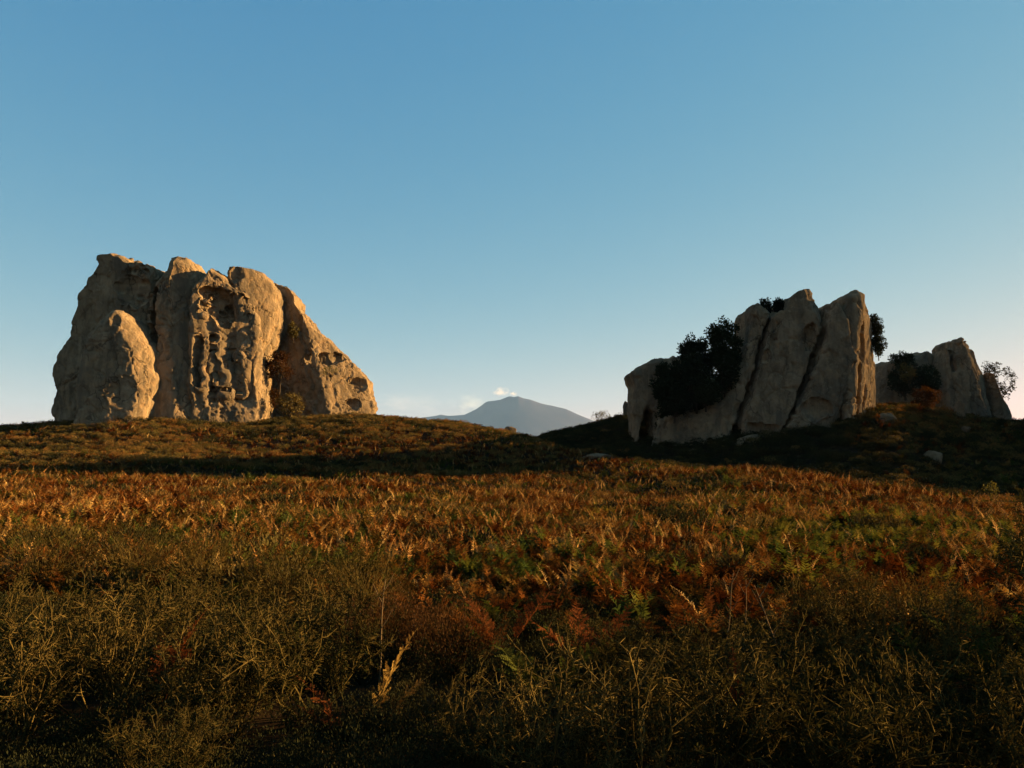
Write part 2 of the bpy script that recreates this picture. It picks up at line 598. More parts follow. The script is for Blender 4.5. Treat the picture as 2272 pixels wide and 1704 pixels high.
def smoke(px0, px1, py0, py1, Y, dens, col, label, seed):
    A = pix(px0, py1, Y); B = pix(px1, py0, Y)
    c = (A + B) / 2
    rx, rz = (B[0] - A[0]) / 2, (B[2] - A[2]) / 2
    g = NT('smoke')
    tc = g.n('ShaderNodeTexCoord')
    ln = g.n('ShaderNodeVectorMath', operation='LENGTH'); g.l(tc.outputs['Object'], ln.inputs[0])
    fall = g.math('SUBTRACT', 1.0, ln.outputs['Value'])
    mp = g.n('ShaderNodeMapping'); mp.inputs['Location'].default_value = (seed * 3.1, 0, 0); g.l(tc.outputs['Object'], mp.inputs['Vector'])
    nz = g.noise(mp.outputs['Vector'], 2.2, 4, 0.6)
    d = g.math('ADD', fall, g.math('MULTIPLY', g.math('SUBTRACT', nz, 0.62), 2.6))
    d = g.math('MULTIPLY', g.math('MAXIMUM', g.math('MINIMUM', d, fall), 0.0), dens)
    pv = g.n('ShaderNodeVolumePrincipled')
    pv.inputs['Color'].default_value = (*col, 1)
    g.l(d, pv.inputs['Density'])
    g.l(pv.outputs['Volume'], g.out.inputs['Volume'])
    n, m = 24, 12
    th = np.linspace(0, 2 * np.pi, n, endpoint=False); ph = np.linspace(-np.pi / 2, np.pi / 2, m)
    TH, PH = np.meshgrid(th, ph, indexing='ij')
    V = np.stack([np.cos(PH) * np.cos(TH), np.cos(PH) * np.sin(TH), np.sin(PH)], -1).reshape(-1, 3)
    i = np.arange(n * m).reshape(n, m); j = np.roll(i, -1, 0)
    F = np.stack([i[:, :-1], j[:, :-1], j[:, 1:], i[:, 1:]], -1).reshape(-1, 4)
    me = mesh('smoke', V, F, g.m, True)
    o = link('smoke', me, loc=c, scale=(rx, min(rx, rz) * 1.2, rz))
    tag(o, label, None, kind='stuff')


smoke(1088, 1134, 854, 884, MY - 60, 0.0045, (1, 0.98, 0.95), 'small pale puff of smoke above the volcano summit', 1)
smoke(1128, 1150, 867, 880, MY - 60, 0.014, (1, 0.98, 0.95), 'wisp of smoke at the volcano rim', 2)
smoke(985, 1105, 868, 925, MY + 150, 0.0010, (0.8, 0.95, 1), 'thin smoke drifting off the volcano shoulder', 3)
smoke(800, 1010, 858, 932, MY + 150, 0.0003, (1, 0.95, 0.92), 'faint smoke bank drifting away from the volcano', 4)

HAZE_DENSITY = 2.1e-5
build_haze()

# ------------------------------------------------------------------ rock outcrops
VOX = 0.125


def poly_sdf(X, Z, pts):
    d = np.full(X.shape, 1e9)
    inside = np.zeros(X.shape, bool)
    n = len(pts)
    for a in range(n):
        x1, z1 = pts[a]; x2, z2 = pts[(a + 1) % n]
        ex, ez = x2 - x1, z2 - z1
        t = np.clip(((X - x1) * ex + (Z - z1) * ez) / (ex * ex + ez * ez + 1e-12), 0, 1)
        d = np.minimum(d, (X - x1 - t * ex) ** 2 + (Z - z1 - t * ez) ** 2)
        cr = ((z1 > Z) != (z2 > Z)) & (X < ex * (Z - z1) / (ez if abs(ez) > 1e-9 else 1e-9) + x1)
        inside ^= cr
    return np.where(inside, -1, 1) * np.sqrt(d)


def smax(a, b, k):
    h = np.maximum(k - np.abs(a - b), 0) / k
    return np.maximum(a, b) + h * h * k * 0.25


def rock(name, outline, Y0, front, back, S, P=None, planes=(), cuts=(), pits=(), rough=1.0, ribs=(), parent=None, mat=None, seed=0, vox=VOX, kplane=0.2, dY=0.0, yaw=0.0):
    """a megalith: front outline (photo pixels) at distance Y0, reaching front/back metres towards and away from the viewer,
    edges rounded over S (outline) and P (depth); planes = facets; cuts = hollows; pits = fields of small weathering holes"""
    Y0 = Y0 + dY
    P = P or front * 0.8
    W = pix(np.array(outline, float)[:, 0], np.array(outline, float)[:, 1], Y0 - max(front - P, 0) * 0.8)
    pts = W[:, [0, 2]]
    lo = np.array([pts[:, 0].min() - 0.6, Y0 - front - 0.6, pts[:, 1].min() - 0.6])
    hi = np.array([pts[:, 0].max() + 0.6, Y0 + back + 0.6, pts[:, 1].max() + 0.6])
    n = np.ceil((hi - lo) / vox).astype(int) + 1
    gx = lo[0] + np.arange(n[0]) * vox; gy = lo[1] + np.arange(n[1]) * vox; gz = lo[2] + np.arange(n[2]) * vox
    X2, Z2 = np.meshgrid(gx, gz, indexing='ij')
    d2 = poly_sdf(X2, Z2, pts)
    # let the edge wander a little so that it is not a drawn line
    d2 = d2 + 0.22 * rough * fbm(np.stack([X2 * 0.9 + seed * 7.7, Z2 * 0.9, X2 * 0], -1), 3)
    F = np.empty(n, np.float64)
    gxx, gzz = X2, Z2
    for j, y in enumerate(gy):
        if y < Y0:
            dy, PP = (Y0 - y) - front, P
        else:
            dy, PP = (y - Y0) - back, back * 0.8
        a = (d2 + S) / S; b = (dy + PP) / PP
        if b <= 0:
            f = a - 1
        else:
            f = np.where(a > 0, np.sqrt(np.maximum(a, 0) ** 2 + b * b), np.maximum(a, b)) - 1
        F[:, j, :] = f * min(S, PP)
    G = None
    for (x1, y1, x2, y2, Yr, ang, *rest) in planes:
        A = pix(x1, y1, Yr + dY); B = pix(x2, y2, (rest[0] if rest else Yr) + dY)
        l = (B - A) / np.linalg.norm(B - A)
        if l[2] > 0: l = -l
        r = math.radians(abs(ang))
        hdir = np.array([math.cos(r) * (1 if ang > 0 else -1), math.sin(r), 0])
        nn = np.cross(l, hdir)
        nn /= np.linalg.norm(nn)
        if nn[1] > 0: nn = -nn
        f = (gx[:, None, None] - A[0]) * nn[0] + (gy[None, :, None] - A[1]) * nn[1] + (gz[None, None, :] - A[2]) * nn[2]
        F = smax(F, f, kplane)
    for (cx, cy, rx, ry, rz, dep) in cuts:          # pixel centre, radii in metres, depth of the centre behind the surface
        p0 = pix(cx, cy, Y0 - front * 0.6)
        i = int(np.clip(round((p0[0] - lo[0]) / vox), 0, n[0] - 1)); k = int(np.clip(round((p0[2] - lo[2]) / vox), 0, n[2] - 1))
        ins = np.where(F[i, :, k] < 0)[0]
        if not len(ins): continue
        yc = gy[ins[0]] + dep
        sl = (slice(max(0, int((p0[0] - rx * 1.5 - lo[0]) / vox)), int((p0[0] + rx * 1.5 - lo[0]) / vox) + 2), slice(None),
              slice(max(0, int((p0[2] - rz * 1.5 - lo[2]) / vox)), int((p0[2] + rz * 1.5 - lo[2]) / vox) + 2))
        gxs, gzs = gx[sl[0]], gz[sl[2]]
        e = np.sqrt(((gxs[:, None, None] - p0[0]) / rx) ** 2 + ((gy[None, :, None] - yc) / ry) ** 2 + ((gzs[None, None, :] - p0[2]) / rz) ** 2) - 1
        XX, YY, ZZ = np.meshgrid(gxs, gy, gzs, indexing='ij')
        QQ = np.stack([XX, YY, ZZ], -1)
        e = e + 0.6 * (vnoise(QQ * 1.0 + seed) - 0.5) + 0.5 * (vnoise(QQ * 2.3 + seed + 7) - 0.5)
        F[sl] = smax(F[sl], -e * min(rx, ry, rz), 0.10)
    V, Q = keep_largest(*surface_nets(F, lo, vox))
    N = vnormals(V, Q)
    ppx, ppy = topix(V)
    s = seed * 13.7
    warp = np.stack([fbm(V * 0.7 + s + 31, 2), fbm(V * 0.7 + s + 57, 2), fbm(V * 0.7 + s + 83, 2)], -1)
    disp = 0.30 * rough * fbm(V * np.array([0.33, 0.33, 0.22]) + s, 3)
    # broken plates: whole patches stand proud or lie back, edges sharp
    c1, e1 = cells((V + warp * 0.9) * np.array([0.55, 0.55, 0.24]) + s)
    c2, e2 = cells((V + warp * 0.5) * np.array([1.5, 1.5, 0.85]) + s + 9)
    disp = disp + rough * (0.34 * (c1 - 0.5) + 0.09 * (c2 - 0.5))
    disp = disp - rough * (0.30 * (1 - sstep(0.0, 0.06, e1)) * (c1 > 0.35) + 0.10 * (1 - sstep(0.0, 0.07, e2)) * (c2 > 0.7))
    rid = 1 - np.abs(fbm(V * np.array([0.9, 0.9, 0.5]) + s + 5, 4)) * 2
    disp = disp + 0.09 * rough * (rid - 0.6)
    disp = disp + 0.10 * rough * fbm(V * 2.4 + s, 3) - 0.16 * rough
    for (x1, x2, y1, y2, amp, freq) in ribs:        # vertical flutes
        m = sstep(x1 - 12, x1 + 12, ppx) * (1 - sstep(x2 - 12, x2 + 12, ppx)) * sstep(y1 - 25, y1 + 25, ppy) * (1 - sstep(y2 - 20, y2 + 20, ppy))
        q = V * np.array([freq, freq * 0.5, 0.16]) + s
        q[:, 0] += 0.7 * fbm(V * 0.35 + s + 3, 2)
        r = np.abs(vnoise(q) * 2 - 1)
        disp = disp - amp * m * (1 - sstep(0.05, 0.55, r)) * 1.0
    for (x, y, rx, ry, amp, cell) in pits:
        m = 1 - sstep(0.6, 1.15, np.hypot((ppx - x) / rx, (ppy - y) / ry) + 0.35 * fbm(V * 0.6 + s, 2))
        wv = worley(V * np.array([1, 1, 1.25]) / cell + s)
        keep = vnoise(V / cell * 0.5 + s + 40)
        disp = disp - amp * m * (1 - sstep(0.18, 0.5, wv)) * sstep(0.35, 0.6, keep)
    V = V + N * disp[:, None]
    if yaw:
        V[:, 1] += yaw * (V[:, 0] - pts[:, 0].mean())
    o = link(name, mesh(name, V, Q, mat or M_ROCK, True), parent)
    if parent is not None:
        o.location = -np.array(parent.location)
    return o


# --- the big fluted outcrop on the hill crest
LO = empty('rock_outcrop', pix(460, 925, 92.0), 'tall lobed sandstone outcrop with hollows, lit golden, standing on the bracken hill crest', 'rock')
rock('rock_lobe', [(150, 975), (128, 935), (118, 907), (122, 887), (129, 870), (129, 854), (120, 834), (126, 816), (143, 780), (162, 750), (164, 730), (171, 704), (181, 682),
      (183, 666), (191, 649), (209, 623), (230, 593), (222, 582), (228, 570), (242, 565), (262, 564), (290, 571), (311, 585), (331, 583), (344, 592), (352, 604), (356, 618),
      (352, 660), (350, 720), (352, 800), (346, 975)], 86.0, 5.0, 5.0, 2.2, P=3.2,
     planes=[(320, 600, 320, 930, 81.3, -14), (300, 590, 300, 600, 81.8, -8)], cuts=[(300, 640, 1.6, 1.0, 2.2, 0.2), (347, 770, 0.45, 2.6, 6.5, 0.3)], pits=[(310, 590, 45, 14, 0.25, 0.5)], parent=LO, dY=0.5, yaw=0.10, seed=1, rough=0.9)
rock('rock_lobe', [(180, 975), (186, 915), (190, 860), (198, 790), (212, 752), (226, 735), (246, 706), (256, 693), (268, 688), (280, 692), (297, 705), (316, 742), (333, 774),
      (334, 808), (342, 836), (338, 862), (333, 880), (333, 896), (322, 922), (318, 975)], 82.6, 2.6, 4.0, 2.0, P=2.2,
     planes=[(284, 700, 311, 800, 80.2, 42), (311, 800, 309, 930, 80.2, 44), (300, 700, 300, 900, 80.15, -3)], cuts=[(278, 880, 1.3, 0.32, 1.9, 0.0), (262, 708, 0.4, 0.3, 0.75, 0.05)],
     pits=[(322, 890, 16, 30, 0.16, 0.36), (262, 770, 50, 60, 0.10, 0.45)], parent=LO, dY=-2.0, yaw=0.34, seed=2, rough=0.7)
rock('rock_lobe', [(336, 975), (334, 920), (343, 795), (344, 717), (351, 666), (364, 632), (373, 614), (381, 600), (388, 574), (396, 572), (406, 566), (427, 573), (438, 588), (444, 606),
      (447, 618), (450, 660), (454, 760), (452, 975)], 84.6, 4.6, 4.5, 2.3, P=3.2,
     planes=[(405, 566, 408, 640, 81.0, 36), (380, 700, 380, 925, 80.1, -8)], pits=[(400, 720, 38, 90, 0.26, 0.6), (430, 850, 36, 80, 0.35, 0.7)],
     cuts=[(347, 760, 0.5, 2.6, 7.0, 0.2), (428, 872, 0.6, 0.5, 0.8, 0.2)], parent=LO, dY=1.6, yaw=0.22, seed=3)
rock('rock_lobe', [(436, 975), (436, 860), (438, 740), (436, 660), (448, 634), (461, 618), (480, 597), (492, 606), (503, 617), (524, 636), (548, 652), (566, 700), (566, 975)],
     84.6, 4.4, 4.5, 1.2, P=2.0,
     planes=[(450, 640, 450, 920, 80.6, 10)],
     cuts=[(504, 680, 2.0, 2.4, 1.7, 0.4), (478, 650, 1.2, 1.4, 0.6, 0.3), (452, 800, 0.42, 1.2, 2.6, 0.1), (478, 815, 0.32, 0.9, 2.4, 0.1), (503, 825, 0.28, 0.7, 2.5, 0.0), (526, 830, 0.24, 0.6, 2.2, 0.0)],
     ribs=[(440, 548, 740, 895, 1.0, 0.8)], pits=[(495, 900, 80, 34, 0.32, 0.4), (470, 840, 45, 90, 0.34, 0.6)], parent=LO, dY=3.0, yaw=0.50, seed=4)
rock('rock_pillar', [(532, 975), (536, 860), (530, 700), (524, 650), (514, 620), (521, 597), (541, 593), (564, 599), (587, 609), (602, 628), (608, 654), (606, 682), (602, 715), (598, 745),
      (592, 768), (585, 790), (572, 830), (566, 870), (562, 907), (556, 975)], 83.8, 4.6, 4.0, 1.5, P=2.4,
     planes=[(524, 600, 532, 920, 79.2, 36)], cuts=[(536, 622, 0.8, 0.8, 1.0, 0.0), (566, 770, 0.35, 0.6, 1.1, 0.0)],
     ribs=[(540, 590, 770, 905, 0.5, 1.1)], pits=[(545, 905, 30, 22, 0.2, 0.34)], parent=LO, dY=6.6, yaw=0.42, seed=5, rough=0.8)
rock('rock_lobe', [(560, 975), (572, 860), (592, 760), (606, 645), (609, 633), (619, 633), (642, 637), (655, 649), (663, 666), (665, 679), (676, 694), (693, 720), (713, 740), (744, 768),
      (764, 790), (780, 808), (795, 821), (805, 836), (803, 846), (807, 864), (814, 884), (817, 920), (819, 975)], 86.2, 5.4, 4.5, 1.0, P=2.2,
     planes=[(662, 650, 672, 742, 82.2, -30), (672, 742, 722, 900, 82.2, -32, 81.0), (665, 670, 722, 900, 82.0, 40, 81.0)],
     cuts=[(724, 799, 1.9, 0.75, 0.85, 0.1), (744, 790, 0.8, 1.0, 0.5, 0.2), (784, 846, 1.6, 0.9, 0.8, 0.15), (778, 893, 2.1, 0.8, 0.6, 0.15), (690, 800, 0.5, 0.5, 1.2, 0.1)],
     pits=[(715, 752, 60, 50, 0.26, 0.42), (770, 800, 40, 30, 0.2, 0.36), (740, 905, 60, 26, 0.26, 0.4), (790, 868, 30, 14, 0.22, 0.34), (700, 850, 30, 60, 0.2, 0.5)], parent=LO, dY=12.0, yaw=0.40, seed=6)

# --- the leaning slabs across the dip
RO = empty('rock_outcrop', pix(1760, 960, 70.0), 'dark outcrop of tall leaning slabs with one sunlit edge, across the dip', 'rock')
D = 89.0
rock('rock_slab', [(1538, 1010), (1538, 944), (1560, 915), (1585, 890), (1608, 862), (1640, 800), (1660, 790), (1640, 870), (1600, 935), (1578, 968), (1570, 1010)], D + 0.6, 2.2, 4, 0.8, parent=RO, mat=M_SHADEROCK, dY=-18.0, seed=11, rough=0.8)
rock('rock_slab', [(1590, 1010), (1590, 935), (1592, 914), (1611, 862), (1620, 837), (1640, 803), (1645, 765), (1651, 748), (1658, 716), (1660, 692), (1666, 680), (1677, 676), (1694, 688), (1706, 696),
      (1690, 756), (1672, 815), (1652, 866), (1632, 920), (1622, 960), (1616, 1010)], D + 0.9, 2.6, 5, 0.8, P=0.9, parent=RO, mat=M_SHADEROCK, dY=-18.0, seed=12, rough=0.8,
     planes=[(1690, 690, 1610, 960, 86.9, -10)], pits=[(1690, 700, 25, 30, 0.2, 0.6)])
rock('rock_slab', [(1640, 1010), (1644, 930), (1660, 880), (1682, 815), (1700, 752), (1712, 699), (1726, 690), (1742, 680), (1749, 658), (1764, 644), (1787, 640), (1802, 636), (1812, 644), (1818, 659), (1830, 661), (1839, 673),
      (1834, 690), (1822, 722), (1812, 752), (1796, 792), (1778, 843), (1763, 886), (1748, 918), (1726, 970), (1720, 1010)], D, 2.9, 6, 0.8, P=1.0, parent=RO, mat=M_SHADEROCK, dY=-18.0, seed=13, rough=0.8,
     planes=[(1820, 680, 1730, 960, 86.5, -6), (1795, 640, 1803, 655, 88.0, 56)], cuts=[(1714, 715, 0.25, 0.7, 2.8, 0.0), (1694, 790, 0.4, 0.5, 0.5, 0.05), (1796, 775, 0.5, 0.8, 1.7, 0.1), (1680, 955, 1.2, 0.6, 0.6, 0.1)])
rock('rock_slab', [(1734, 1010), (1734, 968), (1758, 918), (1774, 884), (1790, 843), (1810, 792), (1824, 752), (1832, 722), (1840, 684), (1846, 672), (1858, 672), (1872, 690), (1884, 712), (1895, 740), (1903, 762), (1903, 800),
      (1894, 850), (1886, 880), (1880, 930), (1876, 1010)], D - 0.4, 2.8, 6, 0.7, P=0.9, parent=RO, mat=M_SHADEROCK, dY=-18.0, seed=14, rough=0.8,
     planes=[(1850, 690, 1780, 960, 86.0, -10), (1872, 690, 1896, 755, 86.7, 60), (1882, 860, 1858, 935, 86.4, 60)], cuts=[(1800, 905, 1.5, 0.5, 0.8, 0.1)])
rock('rock_slab', [(1850, 1010), (1850, 690), (1850, 668), (1860, 658), (1883, 649), (1901, 657), (1911, 659), (1914, 667), (1926, 683), (1944, 691), (1958, 706), (1968, 745), (1976, 787), (1979, 803), (1990, 840), (1996, 886),
      (2006, 914), (2008, 1010)], D + 2.6, 5.0, 4, 0.7, P=1.2, parent=RO, dY=-18.0, seed=15, rough=0.7, yaw=0.22,  # the sunlit slab keeps the undarkened rock colour
     planes=[(1912, 690, 1888, 934, 86.9, 50)], cuts=[(1888, 860, 0.45, 1.6, 2.6, 0.2), (1900, 770, 0.5, 1.0, 1.6, 0.2), (1921, 880, 0.35, 0.5, 1.4, 0.0)],
     pits=[(1945, 905, 25, 30, 0.2, 0.4), (1915, 800, 16, 60, 0.15, 0.5)])
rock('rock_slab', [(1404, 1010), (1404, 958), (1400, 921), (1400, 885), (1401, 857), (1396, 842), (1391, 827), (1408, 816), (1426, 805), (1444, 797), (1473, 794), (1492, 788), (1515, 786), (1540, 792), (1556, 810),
      (1556, 850), (1530, 890), (1500, 930), (1470, 960), (1462, 1010), (1450, 1010), (1446, 975), (1440, 925), (1432, 915), (1426, 940), (1418, 990), (1410, 1010)], 92.0, 2.6, 5, 1.0, P=1.6, parent=RO, mat=M_SHADEROCK, dY=-18.0, seed=16, rough=0.8,
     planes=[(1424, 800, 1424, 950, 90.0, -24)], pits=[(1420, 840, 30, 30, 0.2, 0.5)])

rock('rock_slab', [(1440, 1010), (1447, 945), (1470, 922), (1505, 915), (1545, 905), (1590, 885), (1622, 905), (1622, 1010)], D + 1.6, 3.4, 4, 1.2, P=2.2, parent=RO, mat=M_SHADEROCK, dY=-18.0, seed=17, rough=1.1,
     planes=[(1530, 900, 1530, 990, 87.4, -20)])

# --- smaller outcrop farther along the ridge
FO = empty('rock_outcrop', pix(2150, 930, 96.0), 'smaller pointed outcrop farther along the dark ridge, small tree behind its slope', 'rock')
rock('rock_slab', [(1930, 960), (1940, 815), (1947, 805), (1963, 798), (1980, 795), (2005, 792), (2024, 786), (2045, 779), (2058, 781), (2068, 792), (2082, 806), (2100, 850), (2110, 960)], 105.0, 3.0, 4, 1.2, parent=FO, mat=M_SHADEROCK, dY=-6.0, seed=21, rough=0.8,
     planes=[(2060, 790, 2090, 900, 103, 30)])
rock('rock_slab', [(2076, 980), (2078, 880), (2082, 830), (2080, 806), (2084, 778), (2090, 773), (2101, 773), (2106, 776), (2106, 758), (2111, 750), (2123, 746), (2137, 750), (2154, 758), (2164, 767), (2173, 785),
      (2185, 804), (2195, 830), (2200, 880), (2204, 930), (2204, 980)], 102.5, 3.0, 5, 1.2, P=1.6, parent=FO, mat=M_SHADEROCK, dY=-6.0, seed=22, rough=0.8,
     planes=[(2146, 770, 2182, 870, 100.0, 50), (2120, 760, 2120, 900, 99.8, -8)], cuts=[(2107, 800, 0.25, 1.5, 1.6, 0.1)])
rock('rock_slab', [(2186, 980), (2194, 940), (2196, 880), (2190, 845), (2192, 822), (2203, 838), (2219, 876), (2234, 901), (2241, 925), (2243, 980)], 102.5, 1.8, 4, 0.9, parent=FO, mat=M_SHADEROCK, dY=-6.0, seed=23, rough=0.8)


# ------------------------------------------------------------------ plants: mesh builders
class TB:
    """collects thin tubes and flat leaves; tubes and leaves can be built as separate meshes"""
    def __init__(self):
        self.V = []; self.T = []; self.Q = []; self.n = 0

    def add(self, V, Q=None, T=None):
        V = np.asarray(V, float).reshape(-1, 3)
        if Q is not None and len(Q): self.Q.append(np.asarray(Q) + self.n)
        if T is not None and len(T): self.T.append(np.asarray(T) + self.n)
        self.V.append(V); self.n += len(V)

    def tube(self, P, r0, r1, sides=3):
        P = np.asarray(P, float); n = len(P)
        t = np.gradient(P, axis=0); t /= np.linalg.norm(t, axis=1, keepdims=True) + 1e-9
        ref = np.array([0.31, 0.17, 0.93]) if abs(t[:, 2]).mean() < 0.9 else np.array([1.0, 0.2, 0])
        u = np.cross(t, ref); u /= np.linalg.norm(u, axis=1, keepdims=True) + 1e-9
        v = np.cross(t, u)
        r = np.linspace(r0, r1, n)[:, None]
        ring = np.stack([P + r * (u * math.cos(a) + v * math.sin(a)) for a in np.arange(sides) * 2 * math.pi / sides], 1)
        i = np.arange(n * sides).reshape(n, sides); j = np.roll(i, -1, 1)
        Q = np.stack([i[:-1], j[:-1], j[1:], i[1:]], -1).reshape(-1, 4)
        self.add(ring.reshape(-1, 3), Q)

    def leaves(self, P, D, N, L, W):
        """diamond leaves at P along D, facing N (all arrays)"""
        P = np.asarray(P, float); D = np.asarray(D, float)
        D = D / (np.linalg.norm(D, axis=1, keepdims=True) + 1e-9)
        S = np.cross(D, N); S /= np.linalg.norm(S, axis=1, keepdims=True) + 1e-9
        L = np.broadcast_to(L, (len(P),))[:, None]; W = np.broadcast_to(W, (len(P),))[:, None]
        V = np.stack([P, P + D * L * 0.45 + S * W * 0.5, P + D * L, P + D * L * 0.45 - S * W * 0.5], 1)
        i = np.arange(len(P) * 4).reshape(-1, 4)
        self.add(V.reshape(-1, 3), i)

    def build(self, name, mat):
        F = []
        if self.Q: F.append(np.concatenate(self.Q))
        if self.T: F.append(np.concatenate(self.T))
        return mesh(name, np.concatenate(self.V), F, mat)


def unit(rs, n):
    v = rs.normal(size=(n, 3))
    return v / np.linalg.norm(v, axis=1, keepdims=True)


def frond(tb, rs, base, az, L, lean, curl, width, fold, pairs=11, detail=0, stipe=0.34, twist=0.0):
    """one bracken frond: arching stalk, paired tapering pinnae (with leaflets when detail)"""
    n = 12
    t = np.linspace(0, 1, n)
    th = lean + curl * t ** 1.6
    d = np.stack([np.sin(th) * math.cos(az), np.sin(th) * math.sin(az), np.cos(th)], -1)
    P = base + np.concatenate([[[0, 0, 0]], np.cumsum(d[:-1] * L / (n - 1), axis=0)])
    tb.tube(P, 0.006 * L / 0.7, 0.0015)
    side0 = np.array([-math.sin(az), math.cos(az), 0])
    for k in range(pairs):
        f = (k + 0.5) / pairs
        tt = stipe + (1 - stipe) * f
        x = tt * (n - 1); i = min(int(x), n - 2); a = x - i
        p = P[i] * (1 - a) + P[i + 1] * a
        tan = d[i]
        up = np.cross(tan, side0)
        l = width * (1 - f) ** 0.75 * (0.55 + 0.45 * min(1, f * 6)) * rs.uniform(0.8, 1.1)
        for s in (-1, 1):
            fo = fold + rs.normal() * 0.15
            sd = side0 * s * math.cos(fo) + up * math.sin(fo) * rs.choice([1, 1, -0.5])
            dr = sd * 0.9 + tan * 0.45
            dr /= np.linalg.norm(dr)
            nrm = np.cross(dr, tan); nrm /= np.linalg.norm(nrm) + 1e-9
            droop = np.array([0, 0, -1]) * l * rs.uniform(0.05, 0.3) + tan * l * 0.15
            wv = np.cross(nrm, dr)
            if detail:
                m = 7
                ks = (np.arange(m) + 0.3) / m
                pp = p + dr * l * ks[:, None] + droop * (ks ** 2)[:, None]
                tb.tube(np.vstack([p, pp[m // 2], pp[-1]]), 0.0016, 0.0006)
                for s2 in (-1, 1):
                    dd = wv * s2 + dr * 0.45 + rs.normal(size=(m, 3)) * 0.08
                    tb.leaves(pp, dd, np.broadcast_to(nrm, (m, 3)) + rs.normal(size=(m, 3)) * 0.15, l * 0.30 * (1 - ks * 0.75), l * 0.14)
                tb.leaves(pp[-1:], dr[None], nrm[None], l * 0.16, l * 0.08)
            else:
                w2 = l * rs.uniform(0.20, 0.30)
                a0 = p; a1 = p + dr * l * 0.5 + droop * 0.25; a2 = p + dr * l + droop
                V = [a0 - wv * w2 * 0.35, a0 + wv * w2 * 0.35, a1 + wv * w2 * 0.5, a1 - wv * w2 * 0.5, a2]
                tb.add(V, [[0, 1, 2, 3]], [[3, 2, 4]])


def fern_mesh(name, mat, seed, nf=5, L=(0.5, 0.85), lean=(0.15, 0.7), curl=(0.3, 1.2), width=0.2, fold=(0.1, 0.7), detail=0, pairs=11):
    rs = np.random.RandomState(seed)
    tb = TB()
    for k in range(nf):
        az = rs.uniform(0, 2 * math.pi)
        l = rs.uniform(*L)
        frond(tb, rs, np.append(rs.normal(size=2) * 0.05, 0.0), az, l, rs.uniform(*lean), rs.uniform(*curl), width * l / 0.7, rs.uniform(*fold), pairs, detail)
    return tb.build(name, mat)


def heath_mesh(name, mat, seed, n=420, r=0.5, h=0.42, leaf=0.07):
    rs = np.random.RandomState(seed)
    tb = TB()
    lob = np.stack([rs.normal(size=9) * r * 0.45, rs.normal(size=9) * r * 0.45, rs.uniform(0.25, 0.75, 9) * h], -1)
    lr = rs.uniform(0.28, 0.5, 9) * r
    k = rs.randint(0, 9, n)
    u = unit(rs, n); u[:, 2] = np.abs(u[:, 2]) * 1.0 - 0.15
    P = lob[k] + u * lr[k][:, None] * rs.uniform(0.65, 1.08, n)[:, None]
    P[:, 2] = np.maximum(P[:, 2], 0.01)
    D = u + np.array([0, 0, 0.8]) + rs.normal(size=(n, 3)) * 0.4
    tb.leaves(P, D, unit(rs, n), rs.uniform(0.6, 1.3, n) * leaf, leaf * 0.33)
    for q in range(9):
        tb.tube(np.array([[0, 0, 0], lob[q] * 0.55 + rs.normal(size=3) * 0.02, lob[q]]), 0.008, 0.003)
    return tb.build(name, mat)


def grass_mesh(name, mat, seed, n=34, h=0.3, spread=0.13):
    rs = np.random.RandomState(seed)
    tb = TB()
    for k in range(n):
        a = rs.uniform(0, 2 * math.pi); b = np.array([rs.normal() * spread, rs.normal() * spread, 0])
        l = h * rs.uniform(0.5, 1.2); ln = rs.uniform(0.1, 0.8)
        d1 = np.array([math.cos(a) * math.sin(ln), math.sin(a) * math.sin(ln), math.cos(ln)])
        d2 = np.array([math.cos(a) * math.sin(ln * 2), math.sin(a) * math.sin(ln * 2), math.cos(ln * 2)])
        s = np.array([-math.sin(a), math.cos(a), 0]) * 0.006
        p1 = b + d1 * l * 0.55; p2 = p1 + d2 * l * 0.45
        tb.add([b - s, b + s, p1 + s * 0.7, p1 - s * 0.7, p2], [[0, 1, 2, 3]], [[3, 2, 4]])
    return tb.build(name, mat)


